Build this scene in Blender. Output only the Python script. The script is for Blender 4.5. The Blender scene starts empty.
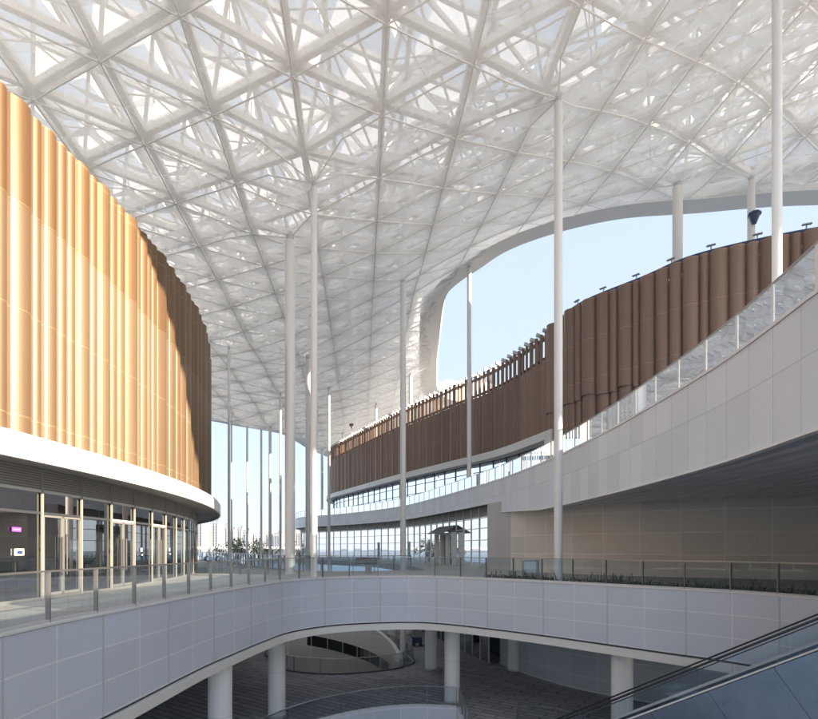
import bpy, math, random
from mathutils import Vector, Matrix
R = math.radians
random.seed(7)
scn = bpy.context.scene
col = scn.collection
EYE = 1.6

# ------------------------------------------------------------------ materials
def new_mat(name):
    m = bpy.data.materials.new(name); m.use_nodes = True
    nt = m.node_tree
    for n in list(nt.nodes):
        if n.type != 'OUTPUT_MATERIAL': nt.nodes.remove(n)
    out = [n for n in nt.nodes if n.type == 'OUTPUT_MATERIAL'][0]
    return m, nt, out
def N(nt, t, **kw):
    n = nt.nodes.new(t)
    for k, v in kw.items():
        if k in n.inputs: n.inputs[k].default_value = v
        else: setattr(n, k, v)
    return n
def c4(c): return (c[0], c[1], c[2], 1)
def L(nt, a, b): nt.links.new(a, b)
def math_n(nt, op, a, b=None, c=None):
    n = nt.nodes.new('ShaderNodeMath'); n.operation = op
    for i, v in enumerate((a, b, c)):
        if v is None: continue
        if isinstance(v, (int, float)): n.inputs[i].default_value = v
        else: L(nt, v, n.inputs[i])
    return n.outputs[0]
def mixc(nt, fac, a, b):
    n = nt.nodes.new('ShaderNodeMix'); n.data_type = 'RGBA'
    if isinstance(fac, (int, float)): n.inputs[0].default_value = fac
    else: L(nt, fac, n.inputs[0])
    for i, v in ((6, a), (7, b)):
        if isinstance(v, tuple): n.inputs[i].default_value = c4(v)
        else: L(nt, v, n.inputs[i])
    return n.outputs[2]
def noise(nt, scale, detail=4, coord='Object', stretch=None):
    tc = nt.nodes.new('ShaderNodeTexCoord')
    src = tc.outputs[coord]
    if stretch:
        mp = nt.nodes.new('ShaderNodeMapping'); mp.inputs['Scale'].default_value = stretch
        L(nt, src, mp.inputs[0]); src = mp.outputs[0]
    n = N(nt, 'ShaderNodeTexNoise', Scale=scale, Detail=detail)
    L(nt, src, n.inputs['Vector'])
    return n.outputs['Fac']
def princ(nt, out, color, rough=.5, metal=0., spec=.5):
    p = nt.nodes.new('ShaderNodeBsdfPrincipled')
    if isinstance(color, tuple): p.inputs['Base Color'].default_value = c4(color)
    else: L(nt, color, p.inputs['Base Color'])
    if isinstance(rough, (int, float)): p.inputs['Roughness'].default_value = rough
    else: L(nt, rough, p.inputs['Roughness'])
    p.inputs['Metallic'].default_value = metal
    p.inputs['Specular IOR Level'].default_value = spec
    L(nt, p.outputs[0], out.inputs['Surface'])
    return p
def bump(nt, p, h, strength=.3, dist=.02):
    b = N(nt, 'ShaderNodeBump', Strength=strength, Distance=dist)
    L(nt, h, b.inputs['Height']); L(nt, b.outputs[0], p.inputs['Normal'])
def plain(name, c, rough=.5, metal=0., var=.12, scale=1.5, spec=.5):
    m, nt, out = new_mat(name)
    f = noise(nt, scale)
    d = tuple(x * (1 - var) for x in c); u = tuple(min(1, x * (1 + var)) for x in c)
    princ(nt, out, mixc(nt, f, d, u), rough, metal, spec)
    return m
def uv_node(nt):
    return nt.nodes.new('ShaderNodeUVMap').outputs[0]
def panel_mat(name, c, seam, pw, ph, mortar=.012, dots=0., dotc=.6, rough=.45, metal=0., offset=0., var=.06, freq=.5, soil=.1):
    """Sheet or stone panels: seams from a brick pattern in metres, optional perforation dots."""
    m, nt, out = new_mat(name)
    uv = uv_node(nt)
    b = N(nt, 'ShaderNodeTexBrick', Scale=1.0)
    b.offset = offset; b.offset_frequency = 2; b.squash = 1
    b.inputs['Brick Width'].default_value = pw; b.inputs['Row Height'].default_value = ph
    b.inputs['Mortar Size'].default_value = mortar; b.inputs['Mortar Smooth'].default_value = .1
    b.inputs['Bias'].default_value = 0
    b.inputs['Color1'].default_value = c4(tuple(x * (1 - var) for x in c))
    b.inputs['Color2'].default_value = c4(tuple(x * (1 + var) for x in c))
    b.inputs['Mortar'].default_value = c4(seam)
    L(nt, uv, b.inputs['Vector'])
    colr = b.outputs['Color']
    if dots:
        mp = N(nt, 'ShaderNodeMapping'); mp.inputs['Scale'].default_value = (1 / dots, 1 / dots, 1)
        L(nt, uv, mp.inputs[0])
        v = N(nt, 'ShaderNodeTexVoronoi', Scale=1.0, Randomness=0.0)
        L(nt, mp.outputs[0], v.inputs['Vector'])
        dm = math_n(nt, 'LESS_THAN', v.outputs['Distance'], .27)
        solid = math_n(nt, 'SUBTRACT', 1.0, b.outputs['Fac'])
        dk = mixc(nt, math_n(nt, 'MULTIPLY', dm, solid), (1, 1, 1), (dotc,) * 3)
        mu = nt.nodes.new('ShaderNodeMix'); mu.data_type = 'RGBA'; mu.blend_type = 'MULTIPLY'; mu.inputs[0].default_value = 1
        L(nt, colr, mu.inputs[6]); L(nt, dk, mu.inputs[7]); colr = mu.outputs[2]
    f = noise(nt, freq, 5)
    mu2 = nt.nodes.new('ShaderNodeMix'); mu2.data_type = 'RGBA'; mu2.blend_type = 'MULTIPLY'; mu2.inputs[0].default_value = 1
    L(nt, colr, mu2.inputs[6]); L(nt, mixc(nt, f, (1 - soil,) * 3, (1, 1, 1)), mu2.inputs[7])
    p = princ(nt, out, mu2.outputs[2], rough, metal)
    bump(nt, p, math_n(nt, 'MULTIPLY', b.outputs['Fac'], -1.0), .5, .006)
    return m
def glass_mat(name, tint, refl=.08, gain=1.0, rough=0.0, body=0., bodyc=(.5, .6, .7)):
    """Thin sheet glass: tinted see-through part plus Fresnel mirror part, optional frosted body."""
    m, nt, out = new_mat(name)
    tr = N(nt, 'ShaderNodeBsdfTransparent', Color=c4(tint))
    gl = N(nt, 'ShaderNodeBsdfGlossy', Roughness=rough); gl.inputs['Color'].default_value = (.95, .97, 1, 1)
    fr = N(nt, 'ShaderNodeFresnel', IOR=1.5)
    fac = math_n(nt, 'MINIMUM', math_n(nt, 'MULTIPLY_ADD', fr.outputs[0], gain, refl), 1.0)
    mx = nt.nodes.new('ShaderNodeMixShader'); L(nt, fac, mx.inputs[0])
    src = tr.outputs[0]
    if body:
        df = N(nt, 'ShaderNodeBsdfDiffuse', Color=c4(bodyc))
        mb = nt.nodes.new('ShaderNodeMixShader'); mb.inputs[0].default_value = body
        L(nt, tr.outputs[0], mb.inputs[1]); L(nt, df.outputs[0], mb.inputs[2]); src = mb.outputs[0]
    L(nt, src, mx.inputs[1]); L(nt, gl.outputs[0], mx.inputs[2])
    L(nt, mx.outputs[0], out.inputs['Surface'])
    return m
M = {}
M['fascia'] = panel_mat('perforated_fascia_metal', (.70, .745, .83), (.82, .85, .89), 1.62, .83, .022, dots=.045, dotc=.72, rough=.42, freq=.35, var=.035)
M['terrace_fascia'] = panel_mat('terrace_fascia_metal', (.80, .82, .87), (.55, .57, .60), 1.15, 1.9, .014, dots=.05, dotc=.88, rough=.4, freq=.3, soil=.14)
M['wall_panel'] = panel_mat('beige_grid_panel', (.80, .74, .67), (.88, .84, .78), 2.15, 1.25, .034, dots=.07, dotc=.8, rough=.5, freq=.25)
M['smooth_panel'] = panel_mat('smooth_stone_panel', (.58, .55, .53), (.38, .36, .35), 1.9, 2.5, .01, rough=.45)
M['lower_wall'] = panel_mat('lower_grid_panel', (.50, .52, .56), (.64, .66, .70), 1.9, 1.3, .02, dots=.06, dotc=.8, rough=.5)
M['white_trim'] = plain('white_painted_metal', (.78, .77, .75), .35, var=.05, scale=.6)
M['white_band'] = panel_mat('white_band_metal', (.80, .79, .77), (.55, .54, .52), 3.0, 5.0, .012, rough=.4, var=.02)
M['column'] = plain('white_column_paint', (.80, .79, .78), .28, var=.03, scale=.4)
M['strut'] = plain('canopy_steel_paint', (.92, .915, .90), .4, var=.04, scale=.3)
M['trim_grey'] = plain('grey_trim', (.55, .56, .58), .35, var=.06)
M['frame_cream'] = plain('cream_frame', (.36, .34, .30), .4)
M['frame_grey'] = plain('mid_grey_frame', (.22, .22, .21), .4)
M['dark'] = plain('dark_metal', (.05, .055, .065), .4, var=.2)
M['steel'] = plain('brushed_steel', (.46, .45, .44), .28, .9, var=.08, scale=8)
M['steel_dark'] = plain('dark_bronze_steel', (.27, .26, .26), .35, .6, var=.1, scale=8)
M['rubber'] = plain('black_rubber', (.015, .015, .018), .35, var=.1)
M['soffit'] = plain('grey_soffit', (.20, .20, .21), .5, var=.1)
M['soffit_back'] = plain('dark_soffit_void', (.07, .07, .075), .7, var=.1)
M['baffle'] = plain('soffit_baffle', (.74, .74, .75), .45, var=.06)
M['glass'] = glass_mat('balustrade_glass', (.90, .94, .96), .012, .30)
M['glass_pale'] = glass_mat('terrace_balustrade_glass', (.72, .80, .84), .10, 1.0, body=.16, bodyc=(.68, .76, .82))
M['glass_dark'] = glass_mat('shopfront_glass', (.40, .42, .41), .02, .35)
M['glass_mirror'] = glass_mat('curtain_wall_glass', (.30, .40, .52), .30, .9)
M['paving'] = None
def paving(name, c1, c2, mort, bw, bh, rough=.55, coord='Object', rot=0, patch=None):
    m, nt, out = new_mat(name)
    tc = nt.nodes.new('ShaderNodeTexCoord'); mp = N(nt, 'ShaderNodeMapping'); mp.inputs['Rotation'].default_value = (0, 0, rot)
    L(nt, tc.outputs['Object'], mp.inputs[0])
    b = N(nt, 'ShaderNodeTexBrick', Scale=1.0); b.offset = .5
    b.inputs['Brick Width'].default_value = bw; b.inputs['Row Height'].default_value = bh
    b.inputs['Mortar Size'].default_value = .008 if bw < 1.5 else .03; b.inputs['Color1'].default_value = c4(c1); b.inputs['Color2'].default_value = c4(c2)
    b.inputs['Mortar'].default_value = c4(mort)
    L(nt, mp.outputs[0], b.inputs['Vector'])
    f = noise(nt, .22, 6); f2 = noise(nt, 9, 4)
    k = mixc(nt, f, (.72, .72, .72), (1.0, 1.0, 1.0))
    mu = nt.nodes.new('ShaderNodeMix'); mu.data_type = 'RGBA'; mu.blend_type = 'MULTIPLY'; mu.inputs[0].default_value = 1
    L(nt, b.outputs['Color'], mu.inputs[6]); L(nt, k, mu.inputs[7])
    p = princ(nt, out, mu.outputs[2], math_n(nt, 'MULTIPLY_ADD', f2, .3, rough - .15))
    bump(nt, p, b.outputs['Fac'], -.4, .004)
    return m
M['paving'] = paving('pale_deck_paving', (.46, .455, .44), (.40, .395, .38), (.28, .28, .27), 1.2, .6, .6)
M['brick'] = paving('grey_brown_paver', (.46, .46, .50), (.34, .335, .36), (.06, .06, .065), 2.0, .50, .72, rot=.62)
M['ground'] = plain('far_ground', (.10, .16, .23), .8, var=.25, scale=.02)  # blue tint stands in for sky mirrored in the far railing glass
M['screen_floor'] = plain('roof_membrane', (.35, .35, .34), .7, var=.15)

def screen_mat(name, c, dark, metal, rough, line=.035, see=0.0, tier=None):
    """Folded, finely slotted metal sheet: thin horizontal slots, tier seams, streaky tone."""
    m, nt, out = new_mat(name)
    uv = uv_node(nt)
    sp = nt.nodes.new('ShaderNodeSeparateXYZ'); L(nt, uv, sp.inputs[0])
    u, v = sp.outputs[0], sp.outputs[1]
    slot = math_n(nt, 'LESS_THAN', math_n(nt, 'FRACT', math_n(nt, 'DIVIDE', v, line)), .34)
    seam = math_n(nt, 'LESS_THAN', math_n(nt, 'FRACT', math_n(nt, 'DIVIDE', math_n(nt, 'ADD', v, .6), 2.9)), .012)
    n1 = noise(nt, 1.0, 5, 'UV', (2.2, .10, 1))
    base = mixc(nt, n1, tuple(x * .72 for x in c), tuple(min(1, x * 1.25) for x in c))
    if tier:
        tm = nt.nodes.new('ShaderNodeMix'); tm.data_type = 'RGBA'; tm.blend_type = 'MULTIPLY'; tm.inputs[0].default_value = 1
        L(nt, base, tm.inputs[6]); L(nt, mixc(nt, math_n(nt, 'GREATER_THAN', v, tier), (.98, 1.0, 1.04), (.82, .70, .56)), tm.inputs[7]); base = tm.outputs[2]
    oi = nt.nodes.new('ShaderNodeObjectInfo')
    mo = nt.nodes.new('ShaderNodeMix'); mo.data_type = 'RGBA'; mo.blend_type = 'MULTIPLY'; mo.inputs[0].default_value = 1
    L(nt, base, mo.inputs[6]); L(nt, mixc(nt, oi.outputs['Random'], (.84, .82, .80), (1.08, 1.08, 1.08)), mo.inputs[7]); base = mo.outputs[2]
    base = mixc(nt, math_n(nt, 'MULTIPLY', slot, .55), base, dark)
    base = mixc(nt, math_n(nt, 'MULTIPLY', seam, .5), base, tuple(min(1, x * 1.6) for x in c))
    p = princ(nt, out, base, rough, metal)
    if see:
        tr = nt.nodes.new('ShaderNodeBsdfTransparent')
        mx = nt.nodes.new('ShaderNodeMixShader')
        L(nt, math_n(nt, 'MULTIPLY', slot, see), mx.inputs[0])
        L(nt, p.outputs[0], mx.inputs[1]); L(nt, tr.outputs[0], mx.inputs[2]); L(nt, mx.outputs[0], out.inputs['Surface'])
    return m
M['golden'] = screen_mat('golden_brown_slotted_metal', (.25, .165, .095), (.11, .065, .036), .3, .45, line=.05, tier=10.97)
M['brown'] = screen_mat('brown_slotted_metal', (.27, .18, .14), (.15, .10, .078), .3, .42, line=.10)
M['body_brown'] = plain('dark_brown_wall_behind_screen', (.11, .075, .06), .6, var=.15)
M['body_pale'] = plain('pale_wall_behind_screen', (.55, .52, .50), .6, var=.1)

def louvre_mat():
    m, nt, out = new_mat('grey_louvre')
    uv = uv_node(nt); sp = nt.nodes.new('ShaderNodeSeparateXYZ'); L(nt, uv, sp.inputs[0])
    fr = math_n(nt, 'FRACT', math_n(nt, 'DIVIDE', sp.outputs[1], .075))
    k = math_n(nt, 'LESS_THAN', fr, .35)
    p = princ(nt, out, mixc(nt, k, (.50, .48, .44), (.22, .20, .18)), .5)
    bump(nt, p, fr, .6, .03)
    return m
M['louvre'] = louvre_mat()

def perforated_canopy():
    # a thin perforated sheet: seen straight on the holes let you look through, at a slant the
    # thickness of the plate closes them
    m, nt, out = new_mat('white_perforated_sheet')
    g = nt.nodes.new('ShaderNodeNewGeometry')
    dt = nt.nodes.new('ShaderNodeVectorMath'); dt.operation = 'DOT_PRODUCT'
    L(nt, g.outputs['Incoming'], dt.inputs[0]); L(nt, g.outputs['True Normal'], dt.inputs[1])
    a = math_n(nt, 'ABSOLUTE', dt.outputs['Value'])
    mr = nt.nodes.new('ShaderNodeMapRange'); mr.interpolation_type = 'SMOOTHSTEP'
    mr.inputs['From Min'].default_value = .37; mr.inputs['From Max'].default_value = .56
    mr.inputs['To Min'].default_value = .02; mr.inputs['To Max'].default_value = .54
    L(nt, a, mr.inputs['Value'])
    f = noise(nt, .5, 4)
    base = mixc(nt, f, (.86, .87, .88), (.92, .925, .93))
    p = princ(nt, out, base, .30, .0, .6)
    df = N(nt, 'ShaderNodeBsdfTranslucent'); L(nt, base, df.inputs['Color'])
    m1 = nt.nodes.new('ShaderNodeMixShader'); m1.inputs[0].default_value = .52
    L(nt, p.outputs[0], m1.inputs[1]); L(nt, df.outputs[0], m1.inputs[2])
    tr = nt.nodes.new('ShaderNodeBsdfTransparent')
    m2 = nt.nodes.new('ShaderNodeMixShader'); L(nt, mr.outputs[0], m2.inputs[0])
    L(nt, m1.outputs[0], m2.inputs[1]); L(nt, tr.outputs[0], m2.inputs[2]); L(nt, m2.outputs[0], out.inputs['Surface'])
    return m
M['perf'] = perforated_canopy()
def skin_mat():
    m, nt, out = new_mat('translucent_roof_membrane')
    f = noise(nt, .25, 4)
    base = mixc(nt, f, (.90, .90, .90), (.96, .96, .95))
    d = nt.nodes.new('ShaderNodeBsdfDiffuse'); t = nt.nodes.new('ShaderNodeBsdfTranslucent')
    L(nt, base, d.inputs[0]); L(nt, base, t.inputs[0])
    mx = nt.nodes.new('ShaderNodeMixShader'); mx.inputs[0].default_value = .68
    L(nt, d.outputs[0], mx.inputs[1]); L(nt, t.outputs[0], mx.inputs[2]); L(nt, mx.outputs[0], out.inputs['Surface'])
    return m
M['skin'] = skin_mat()
def leaf_mat(name, c):
    m, nt, out = new_mat(name)
    f = noise(nt, 3, 3)
    princ(nt, out, mixc(nt, f, tuple(x * .6 for x in c), tuple(x * 1.4 for x in c)), .6)
    return m
M['grass'] = leaf_mat('planter_grass', (.11, .125, .065))
M['leaf'] = leaf_mat('tree_leaves', (.10, .12, .055))
M['bark'] = plain('bark', (.10, .075, .055), .8)
def tower_mat(name, c, win):
    m, nt, out = new_mat(name)
    uv = uv_node(nt)
    b = N(nt, 'ShaderNodeTexBrick', Scale=1.0); b.offset = 0
    b.inputs['Brick Width'].default_value = 3.4; b.inputs['Row Height'].default_value = 3.1
    b.inputs['Mortar Size'].default_value = .75; b.inputs['Mortar Smooth'].default_value = .05
    b.inputs['Color1'].default_value = c4(win); b.inputs['Color2'].default_value = c4(tuple(x * 1.5 for x in win)); b.inputs['Mortar'].default_value = c4(c)
    L(nt, uv, b.inputs['Vector'])
    princ(nt, out, b.outputs['Color'], .6)
    return m
M['tower_a'] = tower_mat('pinkish_tower_facade', (.48, .40, .37), (.10, .13, .18))
M['tower_b'] = tower_mat('pale_tower_facade', (.52, .50, .48), (.12, .16, .22))
M['tower_c'] = tower_mat('bluish_tower_facade', (.36, .40, .46), (.10, .14, .22))
M['white'] = plain('matt_white', (.75, .76, .78), .5, var=.05)
M['seat_white'] = plain('gloss_white_shell', (.62, .70, .80), .25, var=.05)
M['purple'] = plain('purple_sign_film', (.42, .10, .60), .4, var=.03)
M['navy'] = plain('navy_sign_film', (.03, .06, .20), .4, var=.03)
M['red'] = plain('red_paint', (.55, .03, .05), .4, var=.05)
M['warm_int'] = plain('interior_cream_wall', (.40, .37, .31), .6, var=.06)
M['grey_int'] = plain('interior_grey', (.30, .31, .31), .6, var=.1)
M['dark_int'] = plain('interior_dark', (.10, .105, .11), .6, var=.2)
M['blue_metal'] = plain('dark_blue_capping', (.02, .045, .12), .4, var=.1)

# ------------------------------------------------------------------ mesh + object helpers
class MB:
    def __init__(s): s.v = []; s.f = []; s.uv = []
    def quad(s, a, b, c, d, uv=None):
        n = len(s.v); s.v += [tuple(a), tuple(b), tuple(c), tuple(d)]; s.f.append((n, n + 1, n + 2, n + 3))
        s.uv.append(uv or [(0, 0), (1, 0), (1, 1), (0, 1)])
    def tri(s, a, b, c):
        n = len(s.v); s.v += [tuple(a), tuple(b), tuple(c)]; s.f.append((n, n + 1, n + 2)); s.uv.append([(0, 0), (1, 0), (0, 1)])
    def poly(s, pts):
        n = len(s.v); s.v += [tuple(p) for p in pts]; s.f.append(tuple(range(n, n + len(pts))))
        s.uv.append([(p[0], p[1]) for p in pts])
    def box(s, c, size, rz=0, ax=None):
        hx, hy, hz = size[0] / 2, size[1] / 2, size[2] / 2
        if ax: X, Y, Z = ax
        else: X, Y, Z = Vector((math.cos(rz), math.sin(rz), 0)), Vector((-math.sin(rz), math.cos(rz), 0)), Vector((0, 0, 1))
        c = Vector(c)
        P = lambda i, j, k: c + X * (i * hx) + Y * (j * hy) + Z * (k * hz)
        for q, (du, dv) in (((P(-1,-1,-1),P(1,-1,-1),P(1,-1,1),P(-1,-1,1)), (size[0], size[2])), ((P(1,1,-1),P(-1,1,-1),P(-1,1,1),P(1,1,1)), (size[0], size[2])),
                  ((P(1,-1,-1),P(1,1,-1),P(1,1,1),P(1,-1,1)), (size[1], size[2])), ((P(-1,1,-1),P(-1,-1,-1),P(-1,-1,1),P(-1,1,1)), (size[1], size[2])),
                  ((P(-1,-1,1),P(1,-1,1),P(1,1,1),P(-1,1,1)), (size[0], size[1])), ((P(-1,1,-1),P(1,1,-1),P(1,-1,-1),P(-1,-1,-1)), (size[0], size[1]))):
            s.quad(*q, uv=[(0, 0), (du, 0), (du, dv), (0, dv)])
    def bar(s, a, b, w, h=None, up=Vector((0, 0, 1))):
        a, b = Vector(a), Vector(b); h = h or w
        d = b - a; l = d.length
        if l < 1e-6: return
        Xx = d / l
        Y = up.cross(Xx)
        if Y.length < 1e-4: Y = Vector((0, 1, 0)).cross(Xx)
        Y.normalize(); Z = Xx.cross(Y)
        s.box((a + b) / 2, (l, w, h), ax=(Xx, Y, Z))
    def tube(s, a, b, r, n=8, r2=None, caps=True):
        a, b = Vector(a), Vector(b); r2 = r if r2 is None else r2
        d = (b - a).normalized(); u = d.orthogonal().normalized(); w = d.cross(u)
        ra = [a + (u * math.cos(t) + w * math.sin(t)) * r for t in [2 * math.pi * i / n for i in range(n)]]
        rb = [b + (u * math.cos(t) + w * math.sin(t)) * r2 for t in [2 * math.pi * i / n for i in range(n)]]
        for i in range(n):
            j = (i + 1) % n; s.quad(ra[i], ra[j], rb[j], rb[i])
        if caps: s.poly(list(reversed(ra))); s.poly(rb)
    def path_tube(s, pts, r, n=6):
        for p, q in zip(pts, pts[1:]): s.tube(p, q, r, n)
    def strip(s, pts, z0, z1, d0=0., d1=0., u0=0., vz=None):
        """vertical (or slanted) sheet along plan curve: from (offset d0, z0) to (offset d1, z1)"""
        A = offs(pts, d0); B = offs(pts, d1); u = u0
        for i in range(len(pts) - 1):
            du = (Vector(pts[i + 1][:2]) - Vector(pts[i][:2])).length
            za, zb_ = (z0(i), z0(i + 1)) if callable(z0) else (z0, z0)
            zc, zd = (z1(i), z1(i + 1)) if callable(z1) else (z1, z1)
            va, vc = (za, zc)
            if abs(zc - za) < 1e-4: va, vc = 0, abs(d1 - d0)
            s.quad((A[i][0], A[i][1], za), (A[i + 1][0], A[i + 1][1], zb_), (B[i + 1][0], B[i + 1][1], zd), (B[i][0], B[i][1], zc),
                   uv=[(u, va), (u + du, zb_ if va == za and abs(zc-za) >= 1e-4 else va), (u + du, zd if abs(zc-za) >= 1e-4 else vc), (u, vc)])
            u += du
    def rib(s, pts, z0, z1, d0, d1):
        """closed band along a plan curve between two offsets and two heights"""
        s.strip(pts, z0, z1, d1, d1); s.strip(pts, z1, z0, d0, d0)
        s.strip(pts, z1, z1, d1, d0); s.strip(pts, z0, z0, d0, d1)
        A = offs(pts, d0); B = offs(pts, d1)
        for i in (0, -1):
            za = z0(i % len(pts)) if callable(z0) else z0; zc = z1(i % len(pts)) if callable(z1) else z1
            s.quad((A[i][0], A[i][1], za), (B[i][0], B[i][1], za), (B[i][0], B[i][1], zc), (A[i][0], A[i][1], zc))
    def build(s, name, mat, parent=None, smooth=False, merge=False):
        me = bpy.data.meshes.new(name)
        org = wloc.get(parent.name, Vector((0, 0, 0))) if parent else Vector((0, 0, 0))
        vs = s.v
        faces = s.f
        if merge:
            idx = {}; nv = []; mp = []
            for v in vs:
                k = (round(v[0], 4), round(v[1], 4), round(v[2], 4))
                if k not in idx: idx[k] = len(nv); nv.append(v)
                mp.append(idx[k])
            vs = nv; faces = [tuple(mp[i] for i in f) for f in faces]
        me.from_pydata([(v[0] - org.x, v[1] - org.y, v[2] - org.z) for v in vs], [], faces)
        if len(me.polygons) == len(s.uv):
            ul = me.uv_layers.new(name='UVMap'); k = 0
            flat = []
            for u in s.uv:
                for t in u: flat += [t[0], t[1]]
            ul.data.foreach_set('uv', flat)
        me.materials.append(mat)
        if smooth: me.polygons.foreach_set('use_smooth', [True] * len(me.polygons))
        me.update()
        o = bpy.data.objects.new(name, me); col.objects.link(o)
        if parent: o.parent = parent
        wloc[o.name] = org
        return o
wloc = {}
def tag(o, label=None, cat=None, group=None, kind=None):
    if label: o['label'] = label
    if cat: o['category'] = cat
    if group: o['group'] = group
    if kind: o['kind'] = kind
    return o
def thing(name, label, cat, loc=(0, 0, 0), group=None):
    o = bpy.data.objects.new(name, None); col.objects.link(o); o.location = loc
    o.empty_display_size = .2
    wloc[o.name] = Vector(loc)
    return tag(o, label, cat, group)
def inst(src, parent, wpos, rz=0):
    """linked copy of a part mesh (modelled round the origin) placed at a world position"""
    o = src.copy(); col.objects.link(o); o.parent = parent
    o.location = Vector(wpos) - wloc[parent.name]; o.rotation_euler = (0, 0, rz)
    wloc[o.name] = wloc[parent.name]
    return o

# ------------------------------------------------------------------ plan curves
def catmull(P, step=.5, closed=False):
    P = [Vector((p[0], p[1])) for p in P]
    out = []; n = len(P)
    rng = range(n) if closed else range(n - 1)
    for i in rng:
        p0 = P[(i - 1) % n] if (closed or i > 0) else P[0] * 2 - P[1]
        p1 = P[i]; p2 = P[(i + 1) % n]
        p3 = P[(i + 2) % n] if (closed or i + 2 < n) else P[-1] * 2 - P[-2]
        k = max(3, int((p2 - p1).length / step * 2))
        for j in range(k):
            t = j / k
            out.append(.5 * ((2 * p1) + (p2 - p0) * t + (2 * p0 - 5 * p1 + 4 * p2 - p3) * t * t + (3 * p1 - p0 - 3 * p2 + p3) * t ** 3))
    if not closed: out.append(P[-1])
    else: out.append(out[0].copy())
    return resample(out, step)
def resample(pts, step):
    d = [0]
    for a, b in zip(pts, pts[1:]): d.append(d[-1] + (Vector(b) - Vector(a)).length)
    n = max(2, int(round(d[-1] / step))); out = []; j = 0
    for i in range(n + 1):
        t = d[-1] * i / n
        while j < len(d) - 2 and d[j + 1] < t: j += 1
        k = (t - d[j]) / max(1e-9, d[j + 1] - d[j])
        out.append(tuple(Vector(pts[j]).lerp(Vector(pts[j + 1]), k)))
    return out
def normals(pts):
    closed = (Vector(pts[0]) - Vector(pts[-1])).length < 1e-6
    ns = []; n = len(pts)
    for i in range(n):
        a = pts[i - 1] if i > 0 else (pts[-2] if closed else pts[0])
        b = pts[i + 1] if i < n - 1 else (pts[1] if closed else pts[-1])
        d = Vector((b[0] - a[0], b[1] - a[1])).normalized()
        ns.append(Vector((-d.y, d.x)))
    return ns
def offs(pts, d):
    if d == 0: return [tuple(p[:2]) for p in pts]
    return [(p[0] + n.x * d, p[1] + n.y * d) for p, n in zip(pts, normals(pts))]
def arclen(pts):
    d = [0]
    for a, b in zip(pts, pts[1:]): d.append(d[-1] + math.hypot(b[0] - a[0], b[1] - a[1]))
    return d
def in_poly(x, y, P):
    c = False; j = len(P) - 1
    for i in range(len(P)):
        if (P[i][1] > y) != (P[j][1] > y) and x < (P[j][0] - P[i][0]) * (y - P[i][1]) / (P[j][1] - P[i][1]) + P[i][0]: c = not c
        j = i
    return c

# outward (towards the void) is on the left of travel
EDGE = catmull([(16.5, 6), (15.6, 10), (14.6, 14), (12.97, 17.1), (11.9, 19.5), (9.8, 21.9), (7.0, 25.1), (4.6, 27.5), (1.7, 29.9), (-.5, 30.4), (-3.76, 29.4),
                (-5.8, 27.0), (-6.5, 24.0), (-6.9, 21.2), (-7.2, 18.6), (-7.4, 14.5), (-7.55, 11.8), (-7.5, 9.9), (-7.4, 6), (-7.2, 0)], .4)
TERR = catmull([(10, -25), (8.5, -12), (8.15, 0), (8.25, 8), (8.42, 11.1), (8.62, 12.6), (8.85, 14.6), (8.98, 16.8), (9.02, 20), (8.97, 24), (8.56, 30.6), (7.7, 37.4),
                (6.5, 43.4), (3.4, 55), (-.75, 68), (-6, 77.5), (-12, 85.5), (-18, 92), (-21, 100), (-20, 110), (-13, 120), (0, 126)], .6)
WALL = catmull([(40, 24), (33, 24.8), (26, 26), (21, 27.5), (16.5, 29.5), (12.8, 32), (10, 35), (8.0, 38.6), (6.75, 42.2)], .5)
SCR = catmull([(62, 46), (50, 37), (40, 32.5), (32, 30.7), (27.5, 30.2), (23.4, 30.9), (18.1, 33.6), (15.7, 36.6), (12.8, 40.3), (11.6, 44.4), (8.9, 52.7), (4.6, 60.4), (-1.2, 70.7),
               (-5.4, 79), (-9.6, 87.5), (-13.6, 96), (-15.2, 103), (-14, 112), (-7, 120), (4, 124)], .35)
SCR_L = arclen(SCR)

# ------------------------------------------------------------------ balustrades
def balustrade(name_label, pts, z, pitch, cat='balustrade', h=1.1, post=(.035, .10), pmat='steel_dark', gmat='glass', rail_r=.03, rmat='steel', flat_post=None, group=None, kerb=.06, inset=.08, minis=None):
    c = pts[len(pts) // 2]
    t = thing('glass_balustrade', name_label, cat, (c[0], c[1], z), group)
    P = offs(pts, -inset); D = arclen(P)
    rail = MB(); rail.rib(P, z + h - .02, z + h + .02, -.035, .035); rail.build('handrail', M[rmat], t)
    kb = MB(); kb.rib(P, z + .001, z + kerb, -.05, .05); kb.build('base_channel', M['trim_grey'], t)
    n = max(1, int(round(D[-1] / pitch)))
    pm = MB(); pm.box((0, 0, (h - .02) / 2), (post[0], post[1], h - .02)); src = None
    def at(s):
        j = 0
        while j < len(D) - 2 and D[j + 1] < s: j += 1
        k = (s - D[j]) / max(1e-9, D[j + 1] - D[j])
        a, b = Vector(P[j]), Vector(P[j + 1])
        return a.lerp(b, k), math.atan2(b.y - a.y, b.x - a.x), j
    for i in range(n + 1):
        s = D[-1] * i / n
        p, a, j = at(s)
        q = inst(src, t, (p.x, p.y, z), a) if src else None
        if not src:
            src = pm.build('post', M[pmat], None); src.parent = t
            src.location = Vector((p.x, p.y, z)) - wloc[t.name]; src.rotation_euler = (0, 0, a)
        if i < n:
            s0, s1 = s + .04, D[-1] * (i + 1) / n - .04
            sub = [tuple(at(s0 + (s1 - s0) * k / 4)[0]) for k in range(5)]
            g = MB(); g.rib(sub, z + kerb + .005, z + h - .03, -.006, .006); g.build('glass_pane', M[gmat], t)
    return t

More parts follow.
